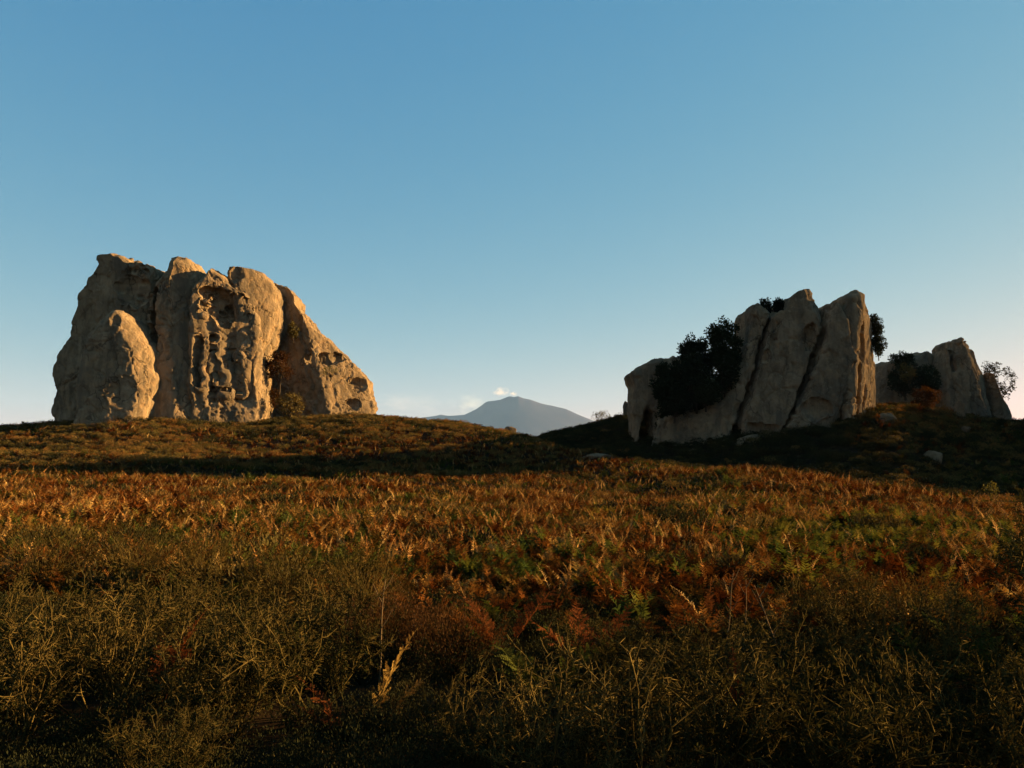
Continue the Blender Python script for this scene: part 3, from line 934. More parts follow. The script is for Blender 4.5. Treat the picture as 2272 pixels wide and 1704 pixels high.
def broom_meshes(seed, H=0.85, Rr=0.6, nstem=10, leafy=1.0, dens=1.0):
    """spiny broom: (twigs mesh data, leaves mesh data) builders"""
    rs = np.random.RandomState(seed)
    tw, lv = TB(), TB()
    LP, LD = [], []

    def grow(p, d, L, r, lev):
        n = 5 if lev == 0 else (4 if lev == 1 else 3)
        P = [p]; dirs = [d]
        for k in range(n):
            d = d + rs.normal(size=3) * (0.16 if lev == 0 else 0.22) + np.array([0, 0, 0.05])
            d = d / np.linalg.norm(d)
            P.append(P[-1] + d * L / n); dirs.append(d)
        P = np.array(P)
        tw.tube(P, r, r * 0.45)
        if lev < 2:
            m = int((7 if lev == 0 else 6) * dens)
            for q in range(m):
                f = rs.uniform(0.25 if lev == 0 else 0.15, 1.0) * n
                i = min(int(f), n - 1); pp = P[i] + (P[i + 1] - P[i]) * (f - i)
                side = np.cross(dirs[i], unit(rs, 1)[0]); side /= np.linalg.norm(side) + 1e-9
                dd = dirs[i] * 0.62 + side * rs.uniform(0.6, 1.0) + np.array([0, 0, 0.15])
                grow(pp, dd / np.linalg.norm(dd), L * (0.42 if lev == 0 else 0.45) * rs.uniform(0.6, 1.2), r * 0.55, lev + 1)
        if lev >= 1:
            for q in range(5 if lev == 2 else 7):      # spines
                f = rs.uniform(0.1, 1.0) * n
                i = min(int(f), n - 1); pp = P[i] + (P[i + 1] - P[i]) * (f - i)
                side = np.cross(dirs[i], unit(rs, 1)[0]); side /= np.linalg.norm(side) + 1e-9
                dd = dirs[i] * 0.5 + side
                l = rs.uniform(0.018, 0.05)
                w = np.cross(dd, unit(rs, 1)[0]); w = w / (np.linalg.norm(w) + 1e-9) * 0.0022
                w2 = np.cross(w, dd); w2 = w2 / (np.linalg.norm(w2) + 1e-9) * 0.0022
                tw.add([pp + w, pp - w * 0.5 + w2, pp - w * 0.5 - w2, pp + dd * l], None, [[0, 1, 3], [1, 2, 3], [2, 0, 3]])
            k = int((9 if lev == 1 else 7) * leafy)
            f = rs.uniform(0, 1, k)[:, None]
            LP.append(P[0] + (P[-1] - P[0]) * f + rs.normal(size=(k, 3)) * 0.006)
            LD.append(np.array(dirs[-1]) + rs.normal(size=(k, 3)) * 0.9)
    for q in range(nstem):
        a = 2 * math.pi * (q + rs.uniform(0, 0.8)) / nstem
        o = rs.uniform(0.2, 1.0)
        d = np.array([math.cos(a) * Rr * o, math.sin(a) * Rr * o, H * rs.uniform(0.6, 1.0)])
        L = np.linalg.norm(d)
        grow(np.array([math.cos(a) * 0.06, math.sin(a) * 0.06, 0.0]), d / L, L, 0.009, 0)
    for q in range(7):
        a = rs.uniform(0, 6.283); o = rs.uniform(0.2, 0.9)
        b = np.array([math.cos(a) * Rr * o * 0.7, math.sin(a) * Rr * o * 0.7, H * rs.uniform(0.45, 0.7)])
        d = np.array([math.cos(a) * 0.4 * o, math.sin(a) * 0.4 * o, 1.0]) + rs.normal(size=3) * 0.12
        grow(b, d / np.linalg.norm(d), H * rs.uniform(0.5, 0.8), 0.006, 1)
    LP = np.concatenate(LP); LD = np.concatenate(LD)
    lv.leaves(LP, LD, unit(rs, len(LP)), rs.uniform(0.016, 0.036, len(LP)), 0.010)
    return tw, lv


def fine_bush_meshes(seed, H=0.7, Rr=0.6, n=5200, leaf=0.022):
    """dense dome of hair-fine twigs and tiny leaves"""
    rs = np.random.RandomState(seed)
    tw, lv = TB(), TB()
    for q in range(240):
        u = unit(rs, 1)[0]; u[2] = abs(u[2])
        tip = u * np.array([Rr, Rr, H]) * rs.uniform(0.75, 1.08)
        mid = tip * 0.5 + rs.normal(size=3) * 0.05
        tw.tube(np.array([[0, 0, 0.02], mid, tip * 0.85 + rs.normal(size=3) * 0.02, tip]), 0.004, 0.001)
    u = unit(rs, n); u[:, 2] = np.abs(u[:, 2])
    lump = 0.85 + 0.3 * vnoise(u * 3.1 + seed)
    P = u * np.array([Rr, Rr, H]) * (lump * rs.uniform(0.6, 1.02, n) ** 0.6)[:, None]
    lv.leaves(P, u + np.array([0, 0, 0.9]) + rs.normal(size=(n, 3)) * 0.5, unit(rs, n), rs.uniform(0.7, 1.6, n) * leaf, leaf * 0.32)
    return tw, lv


# ------------------------------------------------------------------ plant materials
RUST = [(0.0, (0.018, 0.006, 0.002)), (0.3, (0.038, 0.012, 0.003)), (0.55, (0.062, 0.021, 0.005)), (0.8, (0.088, 0.038, 0.009)), (0.93, (0.14, 0.08, 0.021)), (1.0, (0.19, 0.125, 0.036))]
GREENFERN = [(0.0, (0.022, 0.036, 0.008)), (0.5, (0.05, 0.058, 0.012)), (1.0, (0.12, 0.095, 0.022))]
M_FERN = leaf_material('bracken_frond', RUST, 0.13, GREENFERN, 0.15, 0.09)
M_PLUME = leaf_material('dry_bracken_tip', [(0.0, (0.10, 0.036, 0.010)), (0.5, (0.20, 0.10, 0.030)), (1.0, (0.34, 0.23, 0.085))], transl=0.12)
M_GFERN = leaf_material('green_bracken', [(0.0, (0.02, 0.034, 0.008)), (0.6, (0.04, 0.05, 0.011)), (1.0, (0.075, 0.07, 0.016))], transl=0.35)
M_HEATH = leaf_material('heath_leaf', [(0.0, (0.050, 0.044, 0.015)), (0.5, (0.085, 0.066, 0.021)), (0.85, (0.12, 0.072, 0.022)), (1.0, (0.14, 0.07, 0.02))], transl=0.15)
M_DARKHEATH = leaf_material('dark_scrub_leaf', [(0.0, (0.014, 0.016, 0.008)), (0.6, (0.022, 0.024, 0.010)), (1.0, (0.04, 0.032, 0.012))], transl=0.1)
M_GRASS = leaf_material('dry_grass', [(0.0, (0.0175, 0.0175, 0.006)), (0.6, (0.035, 0.0275, 0.01)), (1.0, (0.065, 0.045, 0.0175))], transl=0.25)
M_TWIG = leaf_material('broom_twig', [(0.0, (0.032, 0.025, 0.008)), (1.0, (0.074, 0.054, 0.017))], transl=0.0)
M_BLEAF = leaf_material('broom_leaf', [(0.0, (0.010, 0.012, 0.004)), (1.0, (0.024, 0.023, 0.007))], transl=0.2)
M_FBUSH = leaf_material('olive_bush_leaf', [(0.0, (0.022, 0.019, 0.006)), (1.0, (0.046, 0.034, 0.010))], transl=0.2)
M_DBUSH = leaf_material('dry_bush_leaf', [(0.0, (0.042, 0.0224, 0.0098)), (1.0, (0.063, 0.035, 0.014))], transl=0.2)
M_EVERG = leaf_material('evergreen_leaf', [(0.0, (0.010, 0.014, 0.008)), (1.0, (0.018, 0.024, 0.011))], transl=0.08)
M_OLIVE = leaf_material('olive_green_leaf', [(0.0, (0.045, 0.05, 0.016)), (1.0, (0.075, 0.075, 0.022))], transl=0.3)
M_RUSTB = leaf_material('rusty_bush_leaf', [(0.0, (0.020, 0.011, 0.004)), (1.0, (0.034, 0.017, 0.006))], transl=0.25)
M_BARK = plain_material('bark', (0.022, 0.017, 0.012), (0.05, 0.04, 0.028), 8.0)

# ------------------------------------------------------------------ ground cover nobody could count
def scatter(name, protos, P, rot, scl, idx):
    """one object: plants instanced on the points P by geometry nodes"""
    me = bpy.data.meshes.new(name)
    me.vertices.add(len(P))
    me.vertices.foreach_set('co', np.asarray(P, np.float32).ravel())
    a = me.attributes.new('rot', 'FLOAT_VECTOR', 'POINT'); a.data.foreach_set('vector', np.asarray(rot, np.float32).ravel())
    a = me.attributes.new('scl', 'FLOAT', 'POINT'); a.data.foreach_set('value', np.asarray(scl, np.float32))
    a = me.attributes.new('idx', 'INT', 'POINT'); a.data.foreach_set('value', np.asarray(idx, np.int32))
    col = bpy.data.collections.new(name + '_kinds')
    for i, m in enumerate(protos):
        col.objects.link(bpy.data.objects.new('%s_kind_%02d' % (name, i), m))
    ng = bpy.data.node_groups.new(name, 'GeometryNodeTree')
    ng.interface.new_socket('Geometry', in_out='INPUT', socket_type='NodeSocketGeometry')
    ng.interface.new_socket('Geometry', in_out='OUTPUT', socket_type='NodeSocketGeometry')
    N = ng.nodes
    gi = N.new('NodeGroupInput'); go = N.new('NodeGroupOutput')
    ci = N.new('GeometryNodeCollectionInfo')
    ci.inputs['Collection'].default_value = col
    ci.inputs['Separate Children'].default_value = True
    ci.inputs['Reset Children'].default_value = True
    ip = N.new('GeometryNodeInstanceOnPoints')
    ip.inputs['Pick Instance'].default_value = True

    def attr(nm, typ):
        q = N.new('GeometryNodeInputNamedAttribute'); q.data_type = typ; q.inputs['Name'].default_value = nm
        return q.outputs['Attribute']
    ng.links.new(gi.outputs[0], ip.inputs['Points'])
    ng.links.new(ci.outputs[0], ip.inputs['Instance'])
    ng.links.new(attr('idx', 'INT'), ip.inputs['Instance Index'])
    ng.links.new(attr('rot', 'FLOAT_VECTOR'), ip.inputs['Rotation'])
    ng.links.new(attr('scl', 'FLOAT'), ip.inputs['Scale'])
    ng.links.new(ip.outputs[0], go.inputs[0])
    o = link(name, me)
    md = o.modifiers.new('scatter', 'NODES'); md.node_group = ng
    return tag(o, kind='stuff')


def field_points(rs, y0, y1, dens, px0=-700, px1=3000):
    """random ground points in the wedge of land the photograph shows, dens per square metre"""
    a0, a1 = (px0 - CX) / FPX, (px1 - CX) / FPX
    area = 0.5 * (a1 - a0) * (y1 * y1 - y0 * y0)
    n = int(area * dens)
    y = np.sqrt(rs.uniform(y0 * y0, y1 * y1, n))
    x = rs.uniform(a0, a1, n) * y
    return x, y


EDGE = ([-900, 0, 568, 852, 1021, 1136, 1196, 1300, 1400, 1460, 1640, 1760, 1900, 2089, 2240, 2600], [104, 104, 106, 106, 97, 90, 83, 75, 61, 57, 49, 46, 43.5, 42, 41, 40])


def field_edge(x, y):
    return np.interp(CX + FPX * x / np.maximum(y, 1), *EDGE)


def build_ground_cover():
    rs = np.random.RandomState(21)
    ferns = [fern_mesh('bracken_plant', M_FERN, 30 + k, nf=5 + k % 3, L=(0.5, 0.9), lean=(0.08, 0.55), curl=(0.3, 1.3), width=0.15 + 0.02 * (k % 3), fold=(0.3, 0.95), pairs=13) for k in range(6)]
    plumes = [fern_mesh('bracken_plume', M_PLUME, 50 + k, nf=2, L=(0.6, 1.05), lean=(0.02, 0.25), curl=(0.2, 1.0), width=0.085, fold=(0.5, 1.1), pairs=18) for k in range(4)]
    nears = [fern_mesh('bracken_near', M_FERN, 70 + k, nf=5, detail=1, width=0.19, fold=(0.2, 0.8), pairs=13) for k in range(3)]
    greens = [fern_mesh('green_bracken', M_GFERN, 60 + k, nf=6, width=0.2, fold=(0.1, 0.6), pairs=12) for k in range(2)]
    protos = ferns + plumes + nears + greens
    X, Y, I, S = [], [], [], []
    for (y0, y1, dn) in ((7.5, 14, 15.0), (14, 28, 12.0), (28, 50, 8.0), (50, 106, 5.0)):
        x, y = field_points(rs, y0, y1, dn)
        X.append(x); Y.append(y)
        k = rs.randint(0, 6, len(x))
        pl = rs.uniform(size=len(x)) < (0.42 if y1 < 60 else 0.28)
        k = np.where(pl, 6 + rs.randint(0, 4, len(x)), k)
        if y1 <= 14:
            k = np.where(rs.uniform(size=len(x)) < 0.7, 10 + rs.randint(0, 3, len(x)), k)
        I.append(k); S.append(rs.uniform(0.5, 0.95, len(x)) * (1.0 if y1 < 60 else 0.95))
    x = np.concatenate(X); y = np.concatenate(Y); k = np.concatenate(I); sc = np.concatenate(S)
    px = CX + FPX * x / y
    n2 = fbm(np.stack([x * 0.07, y * 0.07, x * 0 + 3], -1), 3)
    keep = (y < field_edge(x, y)) & (rs.uniform(size=len(x)) < np.where(y > 66, 0.9 + 0.5 * n2, 1.0))
    gp = np.exp(-((px - 1900) / 260) ** 2 - ((y - 19) / 5.5) ** 2) + 0.7 * np.exp(-((px - 1180) / 130) ** 2 - ((y - 15) / 3) ** 2) + 0.06
    k = np.where(rs.uniform(size=len(x)) < 0.75 * gp, 13 + rs.randint(0, 2, len(x)), k)
    # the near bushes leave little room for bracken
    keep &= ~((y < 9.5) & (px < 1020) & (rs.uniform(size=len(x)) < 0.8))
    x, y, k, sc = x[keep], y[keep], k[keep], sc[keep]
    sc = sc * (0.85 + 0.35 * fbm(np.stack([x * 0.25, y * 0.25, x * 0], -1), 2))
    # scattered over the foot of the far ridge too
    x2, y2 = field_points(rs, 50, 100, 1.1, 1850, 2600)
    px2 = CX + FPX * x2 / y2
    m = (y2 > field_edge(x2, y2)) & (rs.uniform(size=len(x2)) < sstep(1850, 2050, px2))
    x = np.concatenate([x, x2[m]]); y = np.concatenate([y, y2[m]]); k = np.concatenate([k, rs.randint(0, 6, m.sum())]); sc = np.concatenate([sc, rs.uniform(0.7, 1.2, m.sum())])
    P = np.stack([x, y, ground(x, y) - 0.03], -1)
    rot = np.stack([rs.normal(size=len(x)) * 0.12, rs.normal(size=len(x)) * 0.12, rs.uniform(0, 6.283, len(x))], -1)
    scatter('bracken_undergrowth', protos, P, rot, sc, k)

    # low heath and grass between the bracken, thickest on the crest and the dark ridge
    hm = [heath_mesh('heath_clump', M_HEATH, 80 + q) for q in range(3)] + [heath_mesh('scrub_clump', M_DARKHEATH, 90 + q, leaf=0.09) for q in range(3)] + [grass_mesh('grass_tuft', M_GRASS, 95 + q) for q in range(3)] + [heath_mesh('near_scrub', M_DARKHEATH, 110 + q, n=1500, leaf=0.03) for q in range(3)]
    X, Y, I, S = [], [], [], []
    x, y = field_points(rs, 58, 112, 2.0); px = CX + FPX * x / y
    n1 = fbm(np.stack([x * 0.09, y * 0.09, x * 0], -1), 3)
    left = y < field_edge(x, y)
    kp = left & (rs.uniform(size=len(x)) < 0.45 + 0.9 * n1 + 0.35 * sstep(64, 84, y))
    X.append(x[kp]); Y.append(y[kp]); I.append(np.where(rs.uniform(size=kp.sum()) < 0.10 + 0.5 * (fbm(np.stack([x[kp] * 0.2, y[kp] * 0.2, x[kp] * 0 + 9], -1), 2) > 0.25), rs.randint(3, 6, kp.sum()), rs.randint(0, 3, kp.sum()))); S.append(rs.uniform(0.6, 1.3, kp.sum()))
    x, y = field_points(rs, 40, 125, 2.2, 1050, 2600); kp = y > field_edge(x, y) - 0.5
    x, y = x[kp], y[kp]; px = CX + FPX * x / y
    warm = rs.uniform(size=len(x)) < 0.5 * sstep(1850, 2050, px) + 0.03
    X.append(x); Y.append(y); I.append(np.where(warm, rs.randint(0, 3, len(x)), rs.randint(3, 6, len(x)))); S.append(rs.uniform(0.6, 1.35, len(x)) * (1 + 0.4 * fbm(np.stack([x * 0.2, y * 0.2, x * 0], -1), 2)))
    x, y = field_points(rs, 40, 110, 3.0, 1150, 2600); kp = y > field_edge(x, y)
    X.append(x[kp]); Y.append(y[kp]); I.append(rs.randint(6, 9, kp.sum())); S.append(rs.uniform(0.6, 1.1, kp.sum()))
    x, y = field_points(rs, 3.2, 40, 2.5)
    X.append(x); Y.append(y); I.append(rs.randint(6, 9, len(x))); S.append(rs.uniform(0.7, 1.3, len(x)))
    x, y = field_points(rs, 10, 58, 0.12)
    X.append(x); Y.append(y); I.append(rs.randint(0, 6, len(x))); S.append(rs.uniform(0.8, 1.3, len(x)))
    x = np.concatenate(X); y = np.concatenate(Y); k = np.concatenate(I); sc = np.concatenate(S)
    xf, yf = field_points(rs, 79, 93, 2.6, 100, 840)
    x = np.concatenate([x, xf]); y = np.concatenate([y, yf]); k = np.concatenate([k, np.where(rs.uniform(size=len(xf)) < 0.3, rs.randint(3, 6, len(xf)), rs.randint(0, 3, len(xf)))]); sc = np.concatenate([sc, rs.uniform(0.7, 1.7, len(xf))])
    X2, Y2 = field_points(rs, 2.6, 9.5, 9.0)
    x = np.concatenate([x, X2]); y = np.concatenate([y, Y2]); k = np.concatenate([k, 9 + rs.randint(0, 3, len(X2))]); sc = np.concatenate([sc, rs.uniform(0.45, 0.8, len(X2))])
    P = np.stack([x, y, ground(x, y) - 0.02], -1)
    rot = np.stack([rs.normal(size=len(x)) * 0.08, rs.normal(size=len(x)) * 0.08, rs.uniform(0, 6.283, len(x))], -1)
    scatter('heath_undergrowth', hm, P, rot, sc, k)


build_ground_cover()


# ------------------------------------------------------------------ boulders
def gy_at(px, py, y0=20.0, y1=118.0):
    """distance at which the line of sight through a photo pixel meets the ground"""
    Y = np.arange(y0, y1, 0.25)
    W = pix(np.full(len(Y), px), np.full(len(Y), py), Y)
    hit = np.where(W[:, 2] <= ground(W[:, 0], W[:, 1]))[0]
    return float(Y[hit[0]]) if len(hit) else y1


def boulder(px0, px1, py0, py1, Y, label, group=None, seed=0, depth=0.8, flat=0.0):
    """a loose stone whose visible top spans the given photo box"""
    rs = np.random.RandomState(seed)
    if Y is None:
        Y = gy_at((px0 + px1) / 2, py1 - 4)
    A = pix(px0, py1, Y); B = pix(px1, py0, Y)
    cx, cz = (A[0] + B[0]) / 2, (A[2] + B[2]) / 2
    rx, rz = (B[0] - A[0]) / 2, (B[2] - A[2]) / 2
    gz = ground(np.array([cx]), np.array([Y]))[0]
    n, m = 40, 24
    th = np.linspace(0, 2 * np.pi, n, endpoint=False); ph = np.linspace(-np.pi / 2, np.pi / 2, m)
    TH, PH = np.meshgrid(th, ph, indexing='ij')
    U = np.stack([np.cos(PH) * np.cos(TH), np.cos(PH) * np.sin(TH), np.sin(PH)], -1)
    d = np.full(TH.shape, 1.25)
    for k in range(16):
        nn = unit(rs, 1)[0]; off = rs.uniform(0.66, 1.0)
        c = (U * nn).sum(-1)
        d = np.minimum(d, np.where(c > 0.05, off / np.maximum(c, 0.05), 9))
    d = d * (1 + 0.16 * fbm(U * 2.0 + seed, 4)) + 0.07 * fbm(U * 7 + seed, 3)
    lowz = min(gz - 0.25, cz - rz)
    V = U * d[..., None] * np.array([rx, max(rx * depth, 0.3), rz])
    V = np.where((V[..., 2] < 0)[..., None] & np.array([False, False, True]), V * 1.5, V)
    V = V.reshape(-1, 3)
    i = np.arange(n * m).reshape(n, m); j = np.roll(i, -1, 0)
    F = np.stack([i[:, :-1], j[:, :-1], j[:, 1:], i[:, 1:]], -1).reshape(-1, 4)
    o = link('boulder', mesh('boulder', V, F, M_STONE, True), loc=(cx, Y, cz))
    return tag(o, label, 'boulder', group)


boulder(1502, 1540, 950, 979, None, 'rounded pale boulder at the foot of the dark leaning slabs', seed=1)
boulder(1636, 1685, 964, 990, None, 'wide flat boulder under the tallest leaning slab', seed=2)
boulder(1527, 1547, 996, 1012, None, 'small pale stone on the dark slope below the rounded boulder', seed=3)
boulder(1282, 1297, 968, 979, None, 'lone small stone on the dark slope beyond the field', seed=4)
boulder(1384, 1400, 892, 925, 97.0, 'knob of rock standing up beside the low slab edge', seed=5)
boulder(1959, 1990, 874, 905, None, 'rounded boulder in shade between the two dark outcrops', seed=6)
boulder(1952, 1990, 916, 944, None, 'squat boulder beside the sunlit foot of the leaning slabs', seed=7)
boulder(2118, 2142, 894, 936, None, 'upright sunlit boulder in front of the pointed outcrop', seed=8)
boulder(2135, 2152, 946, 962, None, 'small sunlit stone below the upright boulder', seed=9)
boulder(2055, 2092, 997, 1028, None, 'angular boulder half lit among rusty bushes low on the ridge', seed=10)
boulder(1287, 1363, 1006, 1024, None, 'long low pale rock lying at the far edge of the bracken field', seed=11, depth=0.5)
boulder(1116, 1150, 946, 964, None, 'pale flat rock breaking the hill crest above the dip', seed=12, depth=0.6)
boulder(196, 300, 912, 945, 82.6, 'low sloping ledge at the foot of the lobed outcrop', seed=13, depth=0.35)
boulder(343, 384, 888, 930, 86.0, 'rough pitted boulder wedged at the foot of the lobed outcrop', seed=14)

# ------------------------------------------------------------------ trees and bushes on the rocks and slopes
def tree(name, px0, px1, py0, py1, Y, mat, label, cat='bush', group=None, seed=0, puffs=46, leaf=0.24, puff=0.42, per=80, open_=0.0, depth=0.8, trunk=True, base_py=None, crown_fill=1.0):
    """trunk and limbs carrying a crown of leaf clumps that spans the photo box"""
    rs = np.random.RandomState(100 + seed)
    A = pix(px0, py1, Y); B = pix(px1, py0, Y)
    c = (A + B) / 2
    rx, rz = abs(B[0] - A[0]) / 2, abs(B[2] - A[2]) / 2
    bz = pix((px0 + px1) / 2, base_py if base_py and base_py != 'ground' else py1 + 4, Y)[2] - 0.1
    if base_py == 'ground':
        bz = float(ground(np.array([c[0]]), np.array([Y]))[0]) - 0.1
    root = empty(name, (c[0], Y, bz), label, cat, group)
    cen = np.array([0, 0, c[2] - bz])
    pf = min(puff, 0.5 * min(rx, rz))
    u = unit(rs, puffs); rad = rs.uniform(0.25, 1.0, puffs) ** (0.5 / crown_fill)
    C = cen + u * rad[:, None] * np.array([rx - pf * 0.6, (rx - pf) * depth + 0.1, rz - pf * 0.6])
    R_ = pf * rs.uniform(0.65, 1.25, puffs)
    crown = TB()
    k = rs.randint(0, puffs, puffs * per)
    d = unit(rs, len(k))
    P = C[k] + d * (R_[k] * rs.uniform(0.3, 1.05, len(k)))[:, None]
    crown.leaves(P, d + rs.normal(size=d.shape) * 0.6 + [0, 0, 0.3], unit(rs, len(k)), leaf * rs.uniform(0.6, 1.25, len(k)), leaf * 0.55)
    link('crown', crown.build('crown', mat), root)
    tk = TB()
    fork = np.array([rs.normal() * 0.05, 0, max(0.12, (c[2] - bz - rz) * 0.9)])
    tr = max(0.03, 0.05 * rx)
    tk.tube(np.array([[0, 0, -0.15], fork * 0.5 + [0.02, 0, 0], fork]), tr * 1.3, tr, 6)
    for q in range(min(puffs, 22)):
        e = C[q]
        mid = fork + (e - fork) * 0.5 + rs.normal(size=3) * 0.08 * rx
        tk.tube(np.array([fork, mid, e]), tr * 0.55, tr * 0.12, 4)
    link('trunk', tk.build('trunk', M_BARK), root)
    return root


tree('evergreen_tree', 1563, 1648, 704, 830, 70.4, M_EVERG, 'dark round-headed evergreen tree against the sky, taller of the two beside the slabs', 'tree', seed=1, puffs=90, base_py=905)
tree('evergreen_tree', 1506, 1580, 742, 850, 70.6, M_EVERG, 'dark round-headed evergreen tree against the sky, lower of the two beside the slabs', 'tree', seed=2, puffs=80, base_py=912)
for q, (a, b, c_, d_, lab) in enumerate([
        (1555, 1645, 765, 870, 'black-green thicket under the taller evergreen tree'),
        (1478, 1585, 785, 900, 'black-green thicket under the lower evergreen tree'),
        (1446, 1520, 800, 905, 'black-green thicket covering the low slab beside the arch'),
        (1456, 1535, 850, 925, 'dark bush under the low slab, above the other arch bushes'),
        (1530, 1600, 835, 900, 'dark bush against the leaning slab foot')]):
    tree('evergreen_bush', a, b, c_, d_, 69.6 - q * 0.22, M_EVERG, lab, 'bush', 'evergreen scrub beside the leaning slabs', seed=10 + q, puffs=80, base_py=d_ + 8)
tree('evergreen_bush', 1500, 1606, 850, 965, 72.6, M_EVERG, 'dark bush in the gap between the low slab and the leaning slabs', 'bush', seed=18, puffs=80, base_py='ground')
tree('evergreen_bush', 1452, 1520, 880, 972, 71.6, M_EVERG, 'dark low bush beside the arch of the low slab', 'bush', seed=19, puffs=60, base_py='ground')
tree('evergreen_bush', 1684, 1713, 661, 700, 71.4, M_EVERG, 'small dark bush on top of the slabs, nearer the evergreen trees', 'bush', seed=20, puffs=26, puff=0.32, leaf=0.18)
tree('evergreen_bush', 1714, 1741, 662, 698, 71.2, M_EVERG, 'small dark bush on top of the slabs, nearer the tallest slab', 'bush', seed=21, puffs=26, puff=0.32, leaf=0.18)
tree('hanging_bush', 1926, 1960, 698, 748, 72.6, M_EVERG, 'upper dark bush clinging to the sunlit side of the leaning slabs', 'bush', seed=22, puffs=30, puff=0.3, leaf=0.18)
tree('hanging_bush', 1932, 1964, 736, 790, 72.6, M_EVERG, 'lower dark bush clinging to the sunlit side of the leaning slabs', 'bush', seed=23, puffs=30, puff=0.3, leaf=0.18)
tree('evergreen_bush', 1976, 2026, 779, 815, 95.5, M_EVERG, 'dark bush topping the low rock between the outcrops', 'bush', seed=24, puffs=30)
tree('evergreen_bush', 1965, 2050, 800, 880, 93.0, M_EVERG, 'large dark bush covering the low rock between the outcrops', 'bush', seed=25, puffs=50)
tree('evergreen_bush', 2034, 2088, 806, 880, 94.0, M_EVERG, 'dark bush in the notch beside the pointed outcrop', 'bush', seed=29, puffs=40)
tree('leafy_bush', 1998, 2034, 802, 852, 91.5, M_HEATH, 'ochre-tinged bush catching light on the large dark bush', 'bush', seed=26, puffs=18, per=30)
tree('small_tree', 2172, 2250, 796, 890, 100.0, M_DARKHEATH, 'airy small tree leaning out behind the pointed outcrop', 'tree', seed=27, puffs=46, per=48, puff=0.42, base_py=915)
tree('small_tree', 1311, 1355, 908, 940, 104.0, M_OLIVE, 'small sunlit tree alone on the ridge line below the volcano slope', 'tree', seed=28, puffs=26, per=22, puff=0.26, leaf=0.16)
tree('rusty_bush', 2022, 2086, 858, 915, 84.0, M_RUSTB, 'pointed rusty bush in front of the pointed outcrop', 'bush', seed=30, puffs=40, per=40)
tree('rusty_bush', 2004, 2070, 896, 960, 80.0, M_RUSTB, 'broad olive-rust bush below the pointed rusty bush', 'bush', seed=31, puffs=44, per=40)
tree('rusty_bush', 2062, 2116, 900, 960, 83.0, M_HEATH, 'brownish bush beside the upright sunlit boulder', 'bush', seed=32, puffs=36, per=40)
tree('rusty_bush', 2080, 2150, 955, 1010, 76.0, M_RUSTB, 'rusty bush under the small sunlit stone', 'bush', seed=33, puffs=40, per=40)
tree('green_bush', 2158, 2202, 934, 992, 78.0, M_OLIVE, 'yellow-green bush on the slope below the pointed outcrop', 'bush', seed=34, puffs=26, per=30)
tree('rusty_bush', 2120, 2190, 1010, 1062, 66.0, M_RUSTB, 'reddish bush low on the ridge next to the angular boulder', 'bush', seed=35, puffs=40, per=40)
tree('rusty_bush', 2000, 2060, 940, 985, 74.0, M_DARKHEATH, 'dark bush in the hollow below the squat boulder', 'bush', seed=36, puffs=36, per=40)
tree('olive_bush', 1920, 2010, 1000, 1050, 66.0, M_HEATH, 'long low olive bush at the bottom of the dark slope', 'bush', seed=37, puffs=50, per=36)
tree('olive_bush', 1870, 1906, 1005, 1048, 64.0, M_HEATH, 'small olive bush at the bottom of the dark slope', 'bush', seed=38, puffs=24, per=36)
tree('sapling', 2176, 2212, 1062, 1102, 46.0, M_OLIVE, 'leggy yellow-green sapling rising at the far edge of the field', 'sapling', seed=39, puffs=14, per=12, puff=0.13, leaf=0.13)
# on and under the lobed outcrop
tree('scrub_bush', 438, 508, 636, 676, 88.6, M_HEATH, 'brown-green bush on the ledge high in the lobed outcrop', 'bush', seed=40, puffs=34, per=40)
tree('scrub_bush', 466, 518, 714, 742, 87.6, M_OLIVE, 'green tuft on the sill below the high hollow of the lobed outcrop', 'bush', seed=41, puffs=24, per=30, puff=0.25, leaf=0.11)
tree('scrub_bush', 584, 658, 776, 850, 90.0, M_RUSTB, 'large brown bush in the cleft of the lobed outcrop', 'bush', seed=42, puffs=46, per=44, base_py=870)
tree('scrub_bush', 634, 668, 712, 752, 93.0, M_HEATH, 'small bush on the shaded wall above the brown bush', 'bush', seed=43, puffs=20, per=30, puff=0.25)
tree('scrub_bush', 712, 755, 810, 837, 92.3, M_OLIVE, 'green bush inside the sunlit hollow of the lobed outcrop', 'bush', seed=44, puffs=20, per=30, puff=0.22, leaf=0.1)
tree('scrub_bush', 576, 622, 852, 918, 91.5, M_RUSTB, 'brown bush at the foot of the lit pillar', 'bush', seed=45, puffs=32, per=36)
tree('scrub_bush', 606, 680, 868, 925, 89.0, M_HEATH, 'brown-green bush at the outcrop foot below the cleft', 'bush', seed=46, puffs=40, per=36)
tree('scrub_bush', 30, 112, 935, 960, 92.0, M_DARKHEATH, 'low dark bush on the skyline left of the lobed outcrop', 'bush', seed=47, puffs=30, per=36)

# ------------------------------------------------------------------ bushes nearest the camera
def bush_kind(tw, lv, mt, ml, nm):
    return tw.build(nm + '_twigs', mt), lv.build(nm + '_leaves', ml)


BROOM = [bush_kind(*broom_meshes(201 + k, H=0.66, Rr=0.60, nstem=10), M_TWIG, M_BLEAF, 'broom') for k in range(4)]
FINE = [bush_kind(*fine_bush_meshes(221 + k), M_TWIG, M_FBUSH, 'fine') for k in range(2)]
DRY = [bush_kind(*fine_bush_meshes(231 + k, H=0.62, Rr=0.55), M_RUSTB, M_DBUSH, 'dry') for k in range(2)]


